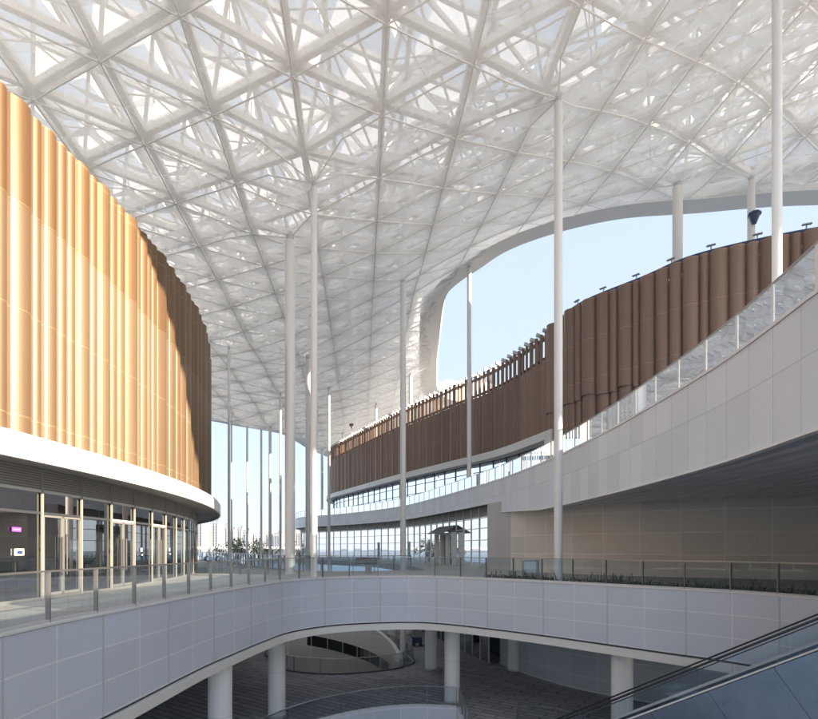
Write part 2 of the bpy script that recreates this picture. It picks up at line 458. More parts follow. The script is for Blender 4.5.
# ------------------------------------------------------------------ camera, light, world
cam = bpy.data.cameras.new('camera'); co = bpy.data.objects.new('camera', cam); col.objects.link(co)
co.location = (0, 0, EYE); co.rotation_euler = (math.pi / 2, 0, 0)
cam.sensor_width = 36; cam.lens = 540 / 818 * 36; cam.shift_y = 189.1 / 818; cam.clip_end = 6000; cam.clip_start = .1
scn.camera = co
SUN_EL = 20.0
sd = Vector((.90, -.43, 0)).normalized() * math.cos(R(SUN_EL)); sd.z = math.sin(R(SUN_EL))
sun = bpy.data.lights.new('sun', 'SUN'); sun.energy = 3.8; sun.angle = R(.5); sun.color = (1.0, .83, .63)
so = bpy.data.objects.new('sun', sun); col.objects.link(so); so.rotation_euler = sd.to_track_quat('Z', 'Y').to_euler(); so.location = (60, -30, 60)
w = bpy.data.worlds.new('World'); scn.world = w; w.use_nodes = True
nt = w.node_tree; sk = nt.nodes.new('ShaderNodeTexSky'); sk.sky_type = 'NISHITA'; sk.sun_disc = False
sk.sun_elevation = R(SUN_EL); sk.sun_rotation = math.atan2(sd.x, sd.y); sk.air_density = 1.0; sk.dust_density = .6; sk.ozone_density = 1.0
veil = nt.nodes.new('ShaderNodeMix'); veil.data_type = 'RGBA'; veil.inputs[0].default_value = .90
nt.links.new(sk.outputs[0], veil.inputs[6]); veil.inputs[7].default_value = (1.16, 1.38, 1.70, 1)
nt.links.new(veil.outputs[2], nt.nodes['Background'].inputs[0]); nt.nodes['Background'].inputs[1].default_value = .15
vs = scn.view_settings; vs.view_transform = 'Standard'; vs.look = 'None'; vs.exposure = 2.05; vs.gamma = 1; vs.use_curve_mapping = False
scn.cycles.max_bounces = 10; scn.cycles.transparent_max_bounces = 24; scn.cycles.diffuse_bounces = 5

# ------------------------------------------------------------------ setting: floors, ground
def slab(name, outline, z0, z1, mat, holes=None, kind='structure'):
    import bmesh
    bm = bmesh.new()
    def loop(P):
        vv = [bm.verts.new((p[0], p[1], z1)) for p in P]
        return [bm.edges.new((vv[i], vv[(i + 1) % len(vv)])) for i in range(len(vv))]
    es = loop(outline)
    for h in holes or []: es += loop(h)
    bmesh.ops.triangle_fill(bm, use_beauty=True, use_dissolve=False, edges=es)
    bmesh.ops.recalc_face_normals(bm, faces=bm.faces)
    for f in bm.faces:
        if f.normal.z < 0: f.normal_flip()
    r = bmesh.ops.extrude_face_region(bm, geom=list(bm.faces))
    top = [g for g in r['geom'] if isinstance(g, bmesh.types.BMVert)]
    bmesh.ops.translate(bm, verts=top, vec=(0, 0, z0 - z1))
    for f in bm.faces: f.normal_update()
    me = bpy.data.meshes.new(name); bm.to_mesh(me); bm.free(); me.materials.append(mat)
    o = bpy.data.objects.new(name, me); col.objects.link(o)
    if kind: o['kind'] = kind
    return o
FAR_EDGE = catmull([(-44, 84), (-31, 76), (-24, 68), (-17.5, 56), (-14, 49), (-10.2, 42.4), (-7.5, 38.3), (-5, 37), (-2.3, 37.4), (.1, 38.9)], .5)
deck_outline = [p for p in offs(EDGE, -.03)] + [(-60, 0), (-60, 84)] + [p for p in FAR_EDGE] + [(1.2, 40.5), (0.5, 48), (-4, 64), (-14, 78), (-24, 92), (-24, 130), (60, 130), (60, 6)]
slab('upper_deck', deck_outline, -.6, 0, M['paving'])
LF = -7.4
VOID = resample([(-7.6, -8), (-7.6, 22), (-6.9, 24.6), (-5.7, 27.0), (-4.0, 29.0), (-1.9, 30.4), (.33, 31.0), (2.2, 30.9), (2.75, 30.5), (2.8, 24.5), (.8, 20), (.8, -8)], .5)
VOID_R = catmull([(-7.6, 22), (-6.9, 24.6), (-5.7, 27.0), (-4.0, 29.0), (-1.9, 30.4), (.33, 31.0), (2.7, 30.7)], .4)
OVAL = catmull([(-9.3, 41.5), (-8.9, 40.0), (-5.6, 38.8), (-1.9, 39.9), (-.3, 41.6), (.2, 43.6), (-1.2, 48.0), (-3.8, 52.5), (-8, 54.5), (-12, 52), (-12, 46)], .4, closed=True)
H2 = catmull([(5.3, 14), (5.3, 24), (5.35, 26.5), (6.0, 27.1), (7.0, 26.8), (7.9, 25.9), (9.0, 23), (10, 18), (9.5, 14), (7, 12.5)], .4, closed=True)
slab('lower_floor', [(-60, -10), (60, -10), (60, 130), (-60, 130)], LF - .5, LF, M['brick'], [VOID[:-1] if VOID[0] == VOID[-1] else VOID, OVAL[:-1], H2[:-1]])
slab('basement_floor', [(-60, -10), (60, -10), (60, 130), (-60, 130)], LF - 5.6, LF - 5.3, M['grey_int'])
g = MB(); g.quad((-3000, -1000, -8.3), (3000, -1000, -8.3), (3000, 5000, -8.3), (-3000, 5000, -8.3)); 
# ground leaves out the footprint of the basement
g = MB()
for (x0, x1, y0, y1) in ((-3000, -60, -1000, 5000), (60, 3000, -1000, 5000), (-60, 60, 130, 5000), (-60, 60, -1000, -10)):
    g.quad((x0, y0, LF - .02), (x1, y0, LF - .02), (x1, y1, LF - .02), (x0, y1, LF - .02))
tag(g.build('ground', M['ground']), kind='structure')

# ------------------------------------------------------------------ curved balcony fascia (front)
EDGE_N = EDGE
t = thing('balcony_fascia', 'long curving pale perforated metal balcony front under the nearest glass railing', 'balcony front', (0, 30, -1.5))
m = MB(); m.rib(EDGE, -2.52, -.02, -.06, 0); m.build('perforated_panels', M['fascia'], t)
m = MB(); m.rib(EDGE, -.018, .04, -.26, .03); m.build('top_capping', M['white_trim'], t)
m = MB(); m.rib(EDGE, -2.60, -2.523, -.30, -.06); m.build('shadow_groove', M['dark'], t)
m = MB(); m.rib(EDGE, -2.95, -2.603, -.34, .05); m.build('lower_trim', M['white_trim'], t)
m = MB(); A = offs(EDGE, -.3); B = offs(EDGE, -7.5)
m.strip(EDGE, -2.85, -2.85, -.34, -8.0); m.build('soffit', M['white_trim'], t)
# joint strips standing slightly proud, as on the real cladding
DD = arclen(EDGE)
k = 0
while k * 3.24 < DD[-1]:
    s = k * 3.24; j = 0
    while j < len(DD) - 2 and DD[j + 1] < s: j += 1
    f = (s - DD[j]) / (DD[j + 1] - DD[j]); p = Vector(EDGE[j]).lerp(Vector(EDGE[j + 1]), f); a = math.atan2(EDGE[j + 1][1] - EDGE[j][1], EDGE[j + 1][0] - EDGE[j][0])
    js = MB(); js.box((p.x, p.y, -1.27), (.07, .012, 2.5), a); js.build('joint_strip', M['trim_grey'], t); k += 1

balustrade('nearest curving glass railing with steel posts along the front deck edge', EDGE, .04, 1.62, h=1.08)
b2 = balustrade('glass railing farther across the deck, bounding the far opening between the halls', FAR_EDGE, 0, 1.5, rmat='steel')
VRI = [p for p in VOID_R]
balustrade('curved lower floor glass railing above the white kerb at the bottom edge', list(reversed(VOID_R)), LF, 1.7, rmat='steel')
balustrade('straight lower glass railing running back beside the round column', [(2.8, 24.6), (2.8, 27.5), (2.78, 30.6)], LF, 1.7)
balustrade('small lower glass railing rounding the escalator opening', [p for p in catmull([(8.6, 24), (7.9, 25.9), (7.0, 26.8), (6.0, 27.1), (5.35, 26.5), (5.3, 24), (5.3, 20)], .35)], LF, 1.5)
t = thing('void_kerb', 'white curved panel edge below the lower glass railing at the bottom', 'floor edge', (0, 31, LF))
m = MB(); V = list(reversed(VOID_R)); m.rib(V, LF - .9, LF + .02, -.10, .16); m.build('edge_panels', M['fascia'], t)
m = MB(); m.rib([(2.8, 22), (2.8, 30.6)], LF - .9, LF + .015, -.05, .12); m.build('edge_panel_straight', M['fascia'], t)
OV = list(OVAL)
# ring direction: make outward (left) point into the hole
def area(P): return sum(P[i][0] * P[(i + 1) % len(P)][1] - P[(i + 1) % len(P)][0] * P[i][1] for i in range(len(P))) / 2
if area(OV) < 0: OV = list(reversed(OV))
balustrade('oval glass railing round the sunken ramp opening on the lower floor', OV, LF, 2.3, rmat='steel')
t = thing('oval_opening_kerb', 'black kerb ring round the oval ramp opening', 'kerb', (-5, 46, LF))
m = MB(); m.rib(OV, LF + .002, LF + .09, -.28, -.14); m.build('kerb_ring', M['dark'], t)
m = MB(); m.rib(OV, LF - 5.3, LF - .51, -.1, 0); m.build('shaft_lining', M['lower_wall'], t)
# sloping ramp parapet inside the oval
RP = catmull([(-.6, 43.4), (-1.6, 46.5), (-3.6, 49.2), (-6.6, 50.9), (-10, 51.4), (-14, 50.6), (-18, 48)], .4)
RD = arclen(RP)
t = thing('ramp_parapet', 'beige curved sloping parapet of the ramp rising inside the oval opening', 'ramp wall', (-5, 50, LF))
zt = lambda i: LF + .1 + RD[i] * .27
m = MB(); m.rib(RP, LF - 5.2, zt, -.12, .12); m.build('parapet_wall', M['wall_panel'], t)
m = MB(); m.rib(RP, lambda i: zt(i) + .003, lambda i: zt(i) + .08, -.16, .16); m.build('parapet_coping', M['white_trim'], t)
sub = RP[8:34]
m = MB(); m.rib(sub, lambda i: LF - 1.9 + i * .07, lambda i: LF - .9 + i * .07, .125, .15); m.build('window_band', M['glass_dark'], t)
for i in range(0, len(sub), 4):
    p = offs(sub, .17)[i]; m = MB(); m.box((p[0], p[1], LF - 1.4 + i * .07), (.06, .06, 1.0)); m.build('window_mullion', M['trim_grey'], t)

# lower storey wall and glass
LW = [p for p in offs(WALL, -.4)]
t = thing('lower_wall', 'pale gridded panel wall on the lower floor behind the round columns', 'wall', (12, 32, LF))
m = MB(); m.rib(LW, LF, -2.86, -.3, 0); m.build('grid_panels', M['lower_wall'], t)
m = MB(); m.rib(LW, LF, LF + .12, .002, .02); m.build('skirting', M['trim_grey'], t)
t = thing('lower_shopfront', 'dark glazed wall with grey mullions deep on the lower floor', 'glass wall', (5, 46, LF))
LG = [(6.3, 42.6), (5.2, 46), (4.0, 50), (2.6, 55), (1.0, 60), (-2, 66)]
LGr = resample(LG, 1.6)
m = MB(); m.rib(LGr, LF, -2.86, -.05, 0); m.build('glass_wall', M['glass_dark'], t)
m = MB(); m.rib(LGr, LF, -2.86, -2.2, -2.0); m.build('interior_wall', M['dark_int'], t)
pm = MB(); pm.box((0, 0, (LF * -1 - 2.86) / 2), (.10, .16, -LF - 2.86)); src = None
for i, p in enumerate(LGr):
    if src is None:
        src = pm.build('mullion', M['trim_grey']); src.parent = t; src.location = Vector((p[0], p[1], LF)) - wloc[t.name]
    else: inst(src, t, (p[0], p[1], LF))
lowcols = [((-7.45, 21.3), 'lower white round column at the far left, nearest the camera'), ((-7.1, 29.0), 'lower white round column beside the left end of the oval opening'),
           ((2.55, 31.9), 'lower white round column standing behind the corner of the curved lower railing'), ((1.65, 40.5), 'lower grey round column just left of the tallest middle column'),
           ((7.8, 40.0), 'lower round column against the pale gridded lower wall'), ((9.35, 23.7), 'lower white round column rising behind the escalator'),
           ((-1.6, 52.5), 'distant lower column just right of the ramp railing'), ((.1, 57), 'most distant lower column, short under the balcony edge')]
for (x, y), lab in lowcols:
    t = thing('round_column', lab, 'column', (x, y, LF), 'round columns under the deck')
    m = MB(); m.tube((x, y, LF), (x, y, -2.86), .46, 32); m.build('shaft', M['column'], t, smooth=True)
    m = MB(); m.tube((x, y, LF + .001), (x, y, LF + .12), .49, 32); m.build('base_ring', M['trim_grey'], t)
    m = MB(); m.tube((x, y, LF + 2.42), (x, y, LF + 2.44), .463, 32); m.build('joint_ring', M['trim_grey'], t)
t = thing('hand_cart', 'small dark blue cart left beside a distant lower column', 'cart', (.75, 50, LF))
m = MB(); m.box((.75, 50, LF + .55), (.9, .5, .5)); m.build('bin', M['blue_metal'], t)
m = MB(); m.tube((.3, 50, LF + .7), (.05, 50, LF + 1.1), .025); m.build('handle', M['dark'], t)
for sx in (-.32, .32):
    m = MB(); m.tube((.75 + sx, 49.7, LF + .16), (.75 + sx, 50.3, LF + .16), .16, 12); m.build('wheel', M['rubber'], t)

# ------------------------------------------------------------------ left hall
CL = Vector((-69.4, 18.0))
def arc(rad, y0, y1, n):
    pts = []
    for i in range(n + 1):
        y = y0 + (y1 - y0) * i / n
        dy = max(-rad, min(rad, y - CL.y)); pts.append((CL.x + math.sqrt(rad * rad - dy * dy), y))
    return pts
def arca(rad, a0, a1, step):
    n = max(2, int(abs(a1 - a0) * rad / step))
    return [(CL.x + rad * math.cos(a0 + (a1 - a0) * i / n), CL.y + rad * math.sin(a0 + (a1 - a0) * i / n)) for i in range(n + 1)]
# travel towards -Y so that outward (+X) is on the left
hall = thing('golden_hall', 'round hall on the left with fluted golden brown metal screen above a glazed ground floor', 'building', (-20, 24, 0))
A0, A1 = R(62), R(-24)
g58 = arca(58, A0, A1, 1.0)
m = MB(); m.rib(arca(59.6, A0, A1, .7), 3.92, 4.52, -.12, 0); m.build('white_fascia', M['white_band'], hall)
m = MB(); m.rib(arca(59.6, A0, A1, .7), 4.523, 4.60, -1.2, -.05); m.build('fascia_ledge', M['trim_grey'], hall)
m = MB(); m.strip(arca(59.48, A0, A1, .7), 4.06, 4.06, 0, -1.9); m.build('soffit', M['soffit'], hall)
m = MB(); m.rib(g58, 3.42, 4.055, -.08, 0); m.build('louvre_band', M['louvre'], hall)
m = MB(); m.rib(g58, 3.34, 3.417, -.12, .03); m.build('transom', M['white_trim'], hall)
m = MB(); m.rib(g58, 0.0, .10, -.10, .04); m.build('sill', M['frame_grey'], hall)
m = MB(); m.strip(arca(49, A0, A1, 1.5), 0, 4.4); m.build('interior_wall', M['warm_int'], hall)
m = MB(); m.strip(arca(57.9, A0, A1, 1.5), 4.3, 4.3, 0, -9); m.build('interior_ceiling', M['grey_int'], hall)
# bays
pitch = 2.0 / 58
bay_n = int((A0 - A1) / pitch)
mul = MB(); mul.box((0, 0, 2.0), (.06, .06, 4.0)); msrc = None
pane_lo = MB(); pane_hi = MB()
door_bays = {}
for i in range(bay_n + 1):
    a = A0 - i * pitch
    p = (CL.x + 58.03 * math.cos(a), CL.y + 58.03 * math.sin(a))
    if msrc is None:
        msrc = mul.build('mullion', M['frame_cream']); msrc.parent = hall; msrc.location = Vector((p[0], p[1], .02)) - wloc[hall.name]; msrc.rotation_euler = (0, 0, a)
    else: inst(msrc, hall, (p[0], p[1], .02), a)
    if i == bay_n: break
    a0, a1 = a - .06 / 58, a - pitch + .06 / 58
    q = [(CL.x + 57.97 * math.cos(a0 + (a1 - a0) * k / 2), CL.y + 57.97 * math.sin(a0 + (a1 - a0) * k / 2)) for k in range(3)]
    g = MB(); g.rib(q, .105, 3.335, -.012, 0); g.build('glass_pane', M['glass_dark'], hall)
    yc = q[1][1]
    tr = MB(); tr.rib(q, 2.66, 2.74, -.04, .05); tr.build('transom_bar', M['white_trim' if (21 < yc < 23.4 or 24.8 < yc < 27) else 'dark'], hall)
    if 17.3 < yc < 19.6 or 20.8 < yc < 22.9 or 24.6 < yc < 26.6:
        dr = MB(); mid = q[1]; an = (a0 + a1) / 2
        rx, ry = math.cos(an), math.sin(an)
        for s in (-1, 1):
            cx, cy = mid[0] + rx * .03 - ry * s * .48, mid[1] + ry * .03 + rx * s * .48
            for e in (-.44, .44):
                dr.box((cx - ry * e, cy + rx * e, 1.38), (.05, .06, 2.54), an)
            dr.box((cx, cy, 2.62), (.05, .94, .06), an); dr.box((cx, cy, .16), (.05, .94, .10), an)
        d = dr.build('door_frame', M['frame_grey'], hall)
        for s in (-1, 1):
            hb = MB(); cx, cy = mid[0] + rx * .12 - ry * s * .10, mid[1] + ry * .12 + rx * s * .10
            hb.tube((cx, cy, .75), (cx, cy, 2.0), .02, 8); hb.build('door_handle', M['steel_dark'], d)
# interior columns and partitions
for k, (a, rad, wdt, mt, hh) in enumerate([(R(-5), 54, 1.6, 'grey_int', 4.28), (R(-1.5), 55.2, .9, 'warm_int', 4.28), (R(.6), 54.2, 1.3, 'grey_int', 3.0), (R(3.4), 55, .8, 'warm_int', 4.28), (R(6.2), 54, 1.8, 'grey_int', 4.28), (R(9), 55, .8, 'warm_int', 4.28), (R(13), 54.5, 1.2, 'grey_int', 4.28), (R(18), 55, .8, 'warm_int', 4.28)]):
    m = MB(); m.box((CL.x + rad * math.cos(a), CL.y + rad * math.sin(a), hh / 2), (.5, wdt, hh), a); m.build('interior_pier', M[mt], hall)
m = MB(); m.strip(arca(56.6, A0, A1, 1.0), 2.7, 4.28); m.build('interior_bulkhead', M['dark_int'], hall)
def at_hall(y, rad):
    dy = y - CL.y; return Vector((CL.x + math.sqrt(rad * rad - dy * dy), y)), math.asin(dy / rad)
def plate(name, y, z, w_, h_, mat, lab, cat, depth=.012, rad=58.02):
    p, a = at_hall(y, rad); mm = MB(); mm.box((p.x, p.y, z), (depth, w_, h_), a); o = mm.build(name, M[mat]); tag(o, lab, cat); return o, p, a
# small signs and things on the glass
def text_on(parent, body, y, z, size, mat, rad):
    cu = bpy.data.curves.new('lettering', 'FONT'); cu.body = body; cu.size = size; cu.align_x = 'CENTER'; cu.align_y = 'CENTER'; cu.extrude = .001
    cu.materials.append(mat); p, a = at_hall(y, rad)
    o = bpy.data.objects.new('lettering', cu); col.objects.link(o)
    o.rotation_euler = (math.pi / 2, 0, a + math.pi / 2); o.location = (p.x, p.y, z); return o
pl, p, a = plate('door_sign', 15.72, 2.16, .34, .13, 'purple', 'small purple sign high on the leftmost glass bay', 'sign')
m = MB(); m.box((p.x + .008 * math.cos(a), p.y + .008 * math.sin(a), 2.16), (.006, .24, .022), a); m.build('sign_writing', M['white'], pl)
pl, p, a = plate('wall_panel_display', 15.82, 1.50, .34, .20, 'white', 'white panel with navy centre on the leftmost glass bay, below the purple sign', 'display panel', .04)
m = MB(); m.box((p.x + .023 * math.cos(a), p.y + .023 * math.sin(a), 1.49), (.006, .2, .09), a); m.build('screen', M['navy'], pl)
t = thing('extinguisher_post', 'slim red post with a white notice inside the glass door', 'notice post', (-12.2, 22.3, 0))
p, a = at_hall(22.35, 57.4)
m = MB(); m.tube((p.x, p.y, .0), (p.x, p.y, 1.75), .05, 12); m.build('post', M['red'], t)
m = MB(); m.box((p.x + .06, p.y, 1.9), (.02, .3, .36), a); m.build('notice_plate', M['white'], t)
for y, lab in ((23.5, 'small white door tag on the glass left of the second doorway'), (27.4, 'small white tag on the glass just right of the farther doorway')):
    pl, p, a = plate('glass_tag', y, 1.55, .16, .16, 'white', lab, 'tag', .02)
    m = MB(); m.box((p.x + .03 * math.cos(a), p.y + .03 * math.sin(a), 1.33), (.02, .10, .07), a); m.build('latch', M['white'], pl)

# hall body and roof behind the screen
def ztop(y): return 13.75 + max(0, min(1.35, .07 * (y - 14)))
SR = 58.75
ang = arca(SR, A0, A1, .06)
m = MB(); bod = arca(57.2, A0, A1, 1.0); m.strip(bod, 4.6, lambda i: ztop(bod[i][1]) - .5); m.build('wall', M['body_brown'], hall)
m = MB(); m.strip(bod, lambda i: ztop(bod[i][1]) - .5, lambda i: ztop(bod[i][1]) - .5, 0, -40); m.build('roof', M['screen_floor'], hall)
# flutes: one wide, two narrow ...
def flutes(pts, ztopf, z0f, seq, name, mat, parent, depth=.30, tiers=None, per=3, rnd=None, gap=0.0, maxn=100, start=0.0, end=None):
    D = arclen(pts); Nn = normals(pts); s = start; k = 0; cur = MB(); cnt = 0; end = end or D[-1]
    def at(s):
        import bisect
        j = min(len(D) - 2, max(0, bisect.bisect_right(D, s) - 1))
        f = (s - D[j]) / (D[j + 1] - D[j]); a, b = pts[j], pts[j + 1]
        return Vector((a[0] + (b[0] - a[0]) * f, a[1] + (b[1] - a[1]) * f)), Nn[j]
    made = 0
    while s < end - .1:
        wd = seq[k % len(seq)] * (1 + (rnd.uniform(-.22, .22) if rnd else 0)); wd = min(wd, end - s)
        n = 16 if wd > .8 else 10
        dp = depth * min(1.0, wd / seq_max(seq)) ** .8
        dz = rnd.uniform(-.0, .03) if rnd else 0
        prof = []
        for j in range(n + 1):
            f = j / n; p, nn = at(s + (wd - gap) * f)
            o = dp * (math.sin(math.pi * f) ** .75) - (.01 if f in (0, 1) else 0)
            prof.append((p + nn * o, s + wd * f))
        zz0 = z0f(prof[n // 2][0].x, prof[n // 2][0].y); zz1 = ztopf(prof[n // 2][0].x, prof[n // 2][0].y) + dz
        lv = [zz0] + [z for z in (tiers(k, zz0, zz1) if tiers else [])] + [zz1]
        for li in range(len(lv) - 1):
            o = .11 * li
            for (pa, ua), (pb, ub) in zip(prof, prof[1:]):
                na = at(s)[1]
                A = pa + na * o; B = pb + na * o
                cur.quad((A.x, A.y, lv[li]), (B.x, B.y, lv[li]), (B.x, B.y, lv[li + 1]), (A.x, A.y, lv[li + 1]), uv=[(ua, lv[li]), (ub, lv[li]), (ub, lv[li + 1]), (ua, lv[li + 1])])
        # return fin at the end of each flute gives it an edge with thickness
        pe, ne = prof[-1][0], at(s + wd - gap)[1]
        cur.quad((pe.x, pe.y, zz0), (pe.x - ne.x * .12, pe.y - ne.y * .12, zz0), (pe.x - ne.x * .12, pe.y - ne.y * .12, zz1), (pe.x, pe.y, zz1), uv=[(0, zz0), (.1, zz0), (.1, zz1), (0, zz1)])
        # thin top lip
        for (pa, ua), (pb, ub) in zip(prof, prof[1:]):
            cur.quad((pa.x, pa.y, zz1), (pb.x, pb.y, zz1), (pb.x - ne.x * .06, pb.y - ne.y * .06, zz1), (pa.x - ne.x * .06, pa.y - ne.y * .06, zz1))
        s += wd; k += 1; cnt += 1
        if cnt == per:
            cur.build(name, mat, parent, smooth=False); cur = MB(); cnt = 0; made += 1
    if cnt: cur.build(name, mat, parent)
def seq_max(s): return max(s)
rr = random.Random(3)
flutes(ang, lambda x, y: ztop(y), lambda x, y: 4.62, [.95, .5, .42, .66, .38], 'screen_panel', M['golden'], hall, .24,
       tiers=None, per=3, rnd=rr)

# ------------------------------------------------------------------ right hall: terrace, walls, glazing, screen
TD = arclen(TERR)
def tz(i):
    y = TERR[i][1]
    if TERR[i][1] > 60 and i > 100: return 5.28
    return 5.28 if y > 43.3 else 4.08 + max(0, min(.45, (y - 34) * .05))
rh = thing('brown_hall', 'large curved hall on the right with brown fluted metal screen over a sweeping white terrace', 'building', (20, 45, 0))
m = MB(); m.rib(TERR, tz, 6.86, -.10, 0); m.build('terrace_fascia', M['terrace_fascia'], rh)
m = MB(); m.rib(TERR, 6.863, 6.95, -.35, .04); m.build('terrace_coping', M['white_trim'], rh)
m = MB(); m.rib(TERR, lambda i: tz(i) - .06, lambda i: tz(i) - .003, -.16, .05); m.build('fascia_drip_edge', M['white_trim'], rh)
T0 = [p for p in offs(TERR, -.12)]
# terrace slab (between fascia and screen)
iy = [i for i, p in enumerate(TERR) if p[1] <= 43.3]
near_part = [T0[i] for i in iy]
outl = near_part + [(7.2, 43.4), (14, 43), (60, 43), (60, -25)]  # south end carried on out of view to shade the deck
o = slab('terrace_floor', outl, 4.75, 6.85, M['paving'], kind=None); o.parent = rh; o.location = -wloc[rh.name]
m = MB(); far = [TERR[i] for i in range(len(TERR)) if i >= iy[-1] - 1]
m.strip(far, 6.85, 6.85, -.12, -14); m.build('terrace_walk', M['paving'], rh)
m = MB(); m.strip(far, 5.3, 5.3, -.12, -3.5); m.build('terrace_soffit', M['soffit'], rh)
# baffle ceiling under the near terrace
bs = MB(); nearT = [TERR[i] for i in range(len(TERR)) if 2 < TERR[i][1] <= 42 and i < 130]
d = .5
while d < 13.5:
    P = []
    for p in offs(nearT, -d):
        lim_ok = True
        P.append(p)
    # stop at the wall curve
    Q = [p for p in P if not (p[1] > 23.5 and in_poly(p[0], p[1], [(q[0], q[1]) for q in offs(WALL, .15)] + [(6.7, 60), (60, 60), (60, 24)]))]
    if len(Q) > 3: bs.rib(resample(Q, .9), 4.22, 4.56, -.19, .19)
    d += .85
bs.build('soffit_baffles', M['baffle'], rh)
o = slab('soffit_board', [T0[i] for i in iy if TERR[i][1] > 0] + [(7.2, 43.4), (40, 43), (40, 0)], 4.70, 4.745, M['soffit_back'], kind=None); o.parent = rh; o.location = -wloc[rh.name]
# walls under the terrace
m = MB(); m.rib(WALL, 0, 4.69, -.3, 0); m.build('gridded_wall', M['wall_panel'], rh)
flank = [(8.4, 37.9), (7.55, 39.9), (6.75, 42.0), (6.38, 43.5)]
flank = resample(flank, .6)
m = MB(); m.rib(flank, 0, 5.2, -.2, .06); m.build('corner_panel', M['smooth_panel'], rh)
m = MB(); m.rib([(23, -25), (23, 22), (24, 26)], 0, 4.7, -.3, 0); m.build('sun_block_wall', M['wall_panel'], rh)  # added wall out of view, keeps the low sun off the deck
# ground floor curtain wall
cw = [p for p, q in zip(offs(TERR, -1.0), TERR)]
i0 = next(i for i, p in enumerate(TERR) if p[1] > 43.6)
i1 = next(i for i, p in enumerate(TERR) if p[1] > 105)
def glazing(pts, z0, z1, pitch, hs, gm, parent, mm='white_trim', louv=None, back=3.5, mw=.07, md=.14):
    P = resample(pts, pitch)
    mb = MB(); mb.box((0, 0, (z1 - z0) / 2), (mw, md, z1 - z0)); src = None
    for i, p in enumerate(P):
        q = P[min(i + 1, len(P) - 1)]; r = P[max(i - 1, 0)]
        a = math.atan2(q[1] - r[1], q[0] - r[0])
        if src is None:
            src = mb.build('mullion', M[mm]); src.parent = parent; src.location = Vector((p[0], p[1], z0)) - wloc[parent.name]; src.rotation_euler = (0, 0, a)
        else: inst(src, parent, (p[0], p[1], z0), a)
        if i < len(P) - 1:
            seg = [P[i], P[i + 1]]
            g = MB(); d = (Vector(P[i + 1]) - Vector(P[i])).normalized() * .05
            s2 = [tuple(Vector(P[i]) + d), tuple(Vector(P[i + 1]) - d)]
            tilt = random.uniform(-.012, .012)
            A, B = Vector(s2[0]), Vector(s2[1]); nn = Vector((-d.y, d.x)).normalized() * tilt
            zz1 = z1 - (louv or 0)
            g.quad((A.x, A.y, z0), (B.x, B.y, z0), (B.x + nn.x, B.y + nn.y, zz1), (A.x + nn.x, A.y + nn.y, zz1)); g.build('window_pane', M[gm], parent)
    for h in hs:
        tb = MB(); tb.rib(P, h - .03, h + .03, -.03, .06); tb.build('transom', M[mm], parent)
    if louv:
        lb = MB(); lb.rib(P, z1 - louv, z1, -.05, .02); lb.build('louvre_band', M['louvre'], parent)
    bw = MB(); bw.strip(P, z0, z1, -back, -back); bw.build('interior_wall', M['grey_int'], parent)
    return P
glazing(cw[i0:i1], 0, 5.27, 2.0, [1.3, 2.35, 3.4, 4.3], 'glass_mirror', rh, louv=.9)
# terrace level glazing under the white band
G2 = [p for p in offs(SCR, -.9)]
s0 = next(i for i, p in enumerate(SCR) if p[1] > 44.4 and p[0] < 14); s1 = next(i for i, p in enumerate(SCR) if p[1] > 108)
glazing(G2[s0:s1], 6.9, 10.6, 2.2, [8.6, 9.7], 'glass_mirror', rh, mm='dark')
band = SCR[s0 - 2:]
m = MB(); m.rib(band, 10.55, 11.25, -.6, .42); m.build('white_band', M['white_band'], rh)
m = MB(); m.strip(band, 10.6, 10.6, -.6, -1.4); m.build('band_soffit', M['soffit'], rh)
endp = SCR[s0 - 2]
m = MB(); m.rib(SCR[s0 - 3:s0 + 1], 6.9, 11.25, -.9, .42); m.build('band_return', M['white_band'], rh)
# entrance canopy and open windows on the ground floor glazing
ie = next(i for i, p in enumerate(TERR) if p[1] > 53.2)
e0 = Vector(cw[ie]); e1 = Vector(cw[ie + 9]); ed = (e1 - e0).normalized(); en = Vector((-ed.y, ed.x))
ent = MB()
aa = math.atan2(ed.y, ed.x)
for k in range(3):
    c = e0 + ed * (.9 + k * 1.75)
    z0_ = 3.25
    X = Vector((ed.x, ed.y, 0)); Y = Vector((en.x, en.y, -.55)).normalized(); Z = X.cross(Y)
    ent.box((c.x + en.x * .75, c.y + en.y * .75, 3.55), (1.62, 1.5, .09), ax=(X, Y, Z))
ent.build('entrance_canopy', M['frame_grey'], rh)
fr = MB()
for k in range(4):
    c = e0 + ed * (k * 1.75); fr.box((c.x + en.x * .35, c.y + en.y * .35, 1.55), (.14, .5, 3.1), aa)
c = e0 + ed * 2.6; fr.box((c.x + en.x * .35, c.y + en.y * .35, 3.15), (5.5, .5, .14), aa)
fr.build('entrance_frame', M['white_trim'], rh)
dp = MB(); c = e0 + ed * 2.6; dp.box((c.x + en.x * .12, c.y + en.y * .12, 1.5), (1.55, .08, 3.0), aa); dp.build('entrance_door', M['glass_dark'], rh)
for yy, dyy in ((61.5, 0), (68, 0), (76, 0)):
    i = next(i for i, p in enumerate(TERR) if p[1] > yy); c = Vector(cw[i]); q = Vector(cw[i + 1]); ed2 = (q - c).normalized(); en2 = Vector((-ed2.y, ed2.x))
    m = MB(); m.box((c.x + en2.x * .03, c.y + en2.y * .03, 1.3), (.55, .05, 2.4), math.atan2(ed2.y, ed2.x)); m.build('side_door', M['frame_grey'], rh)

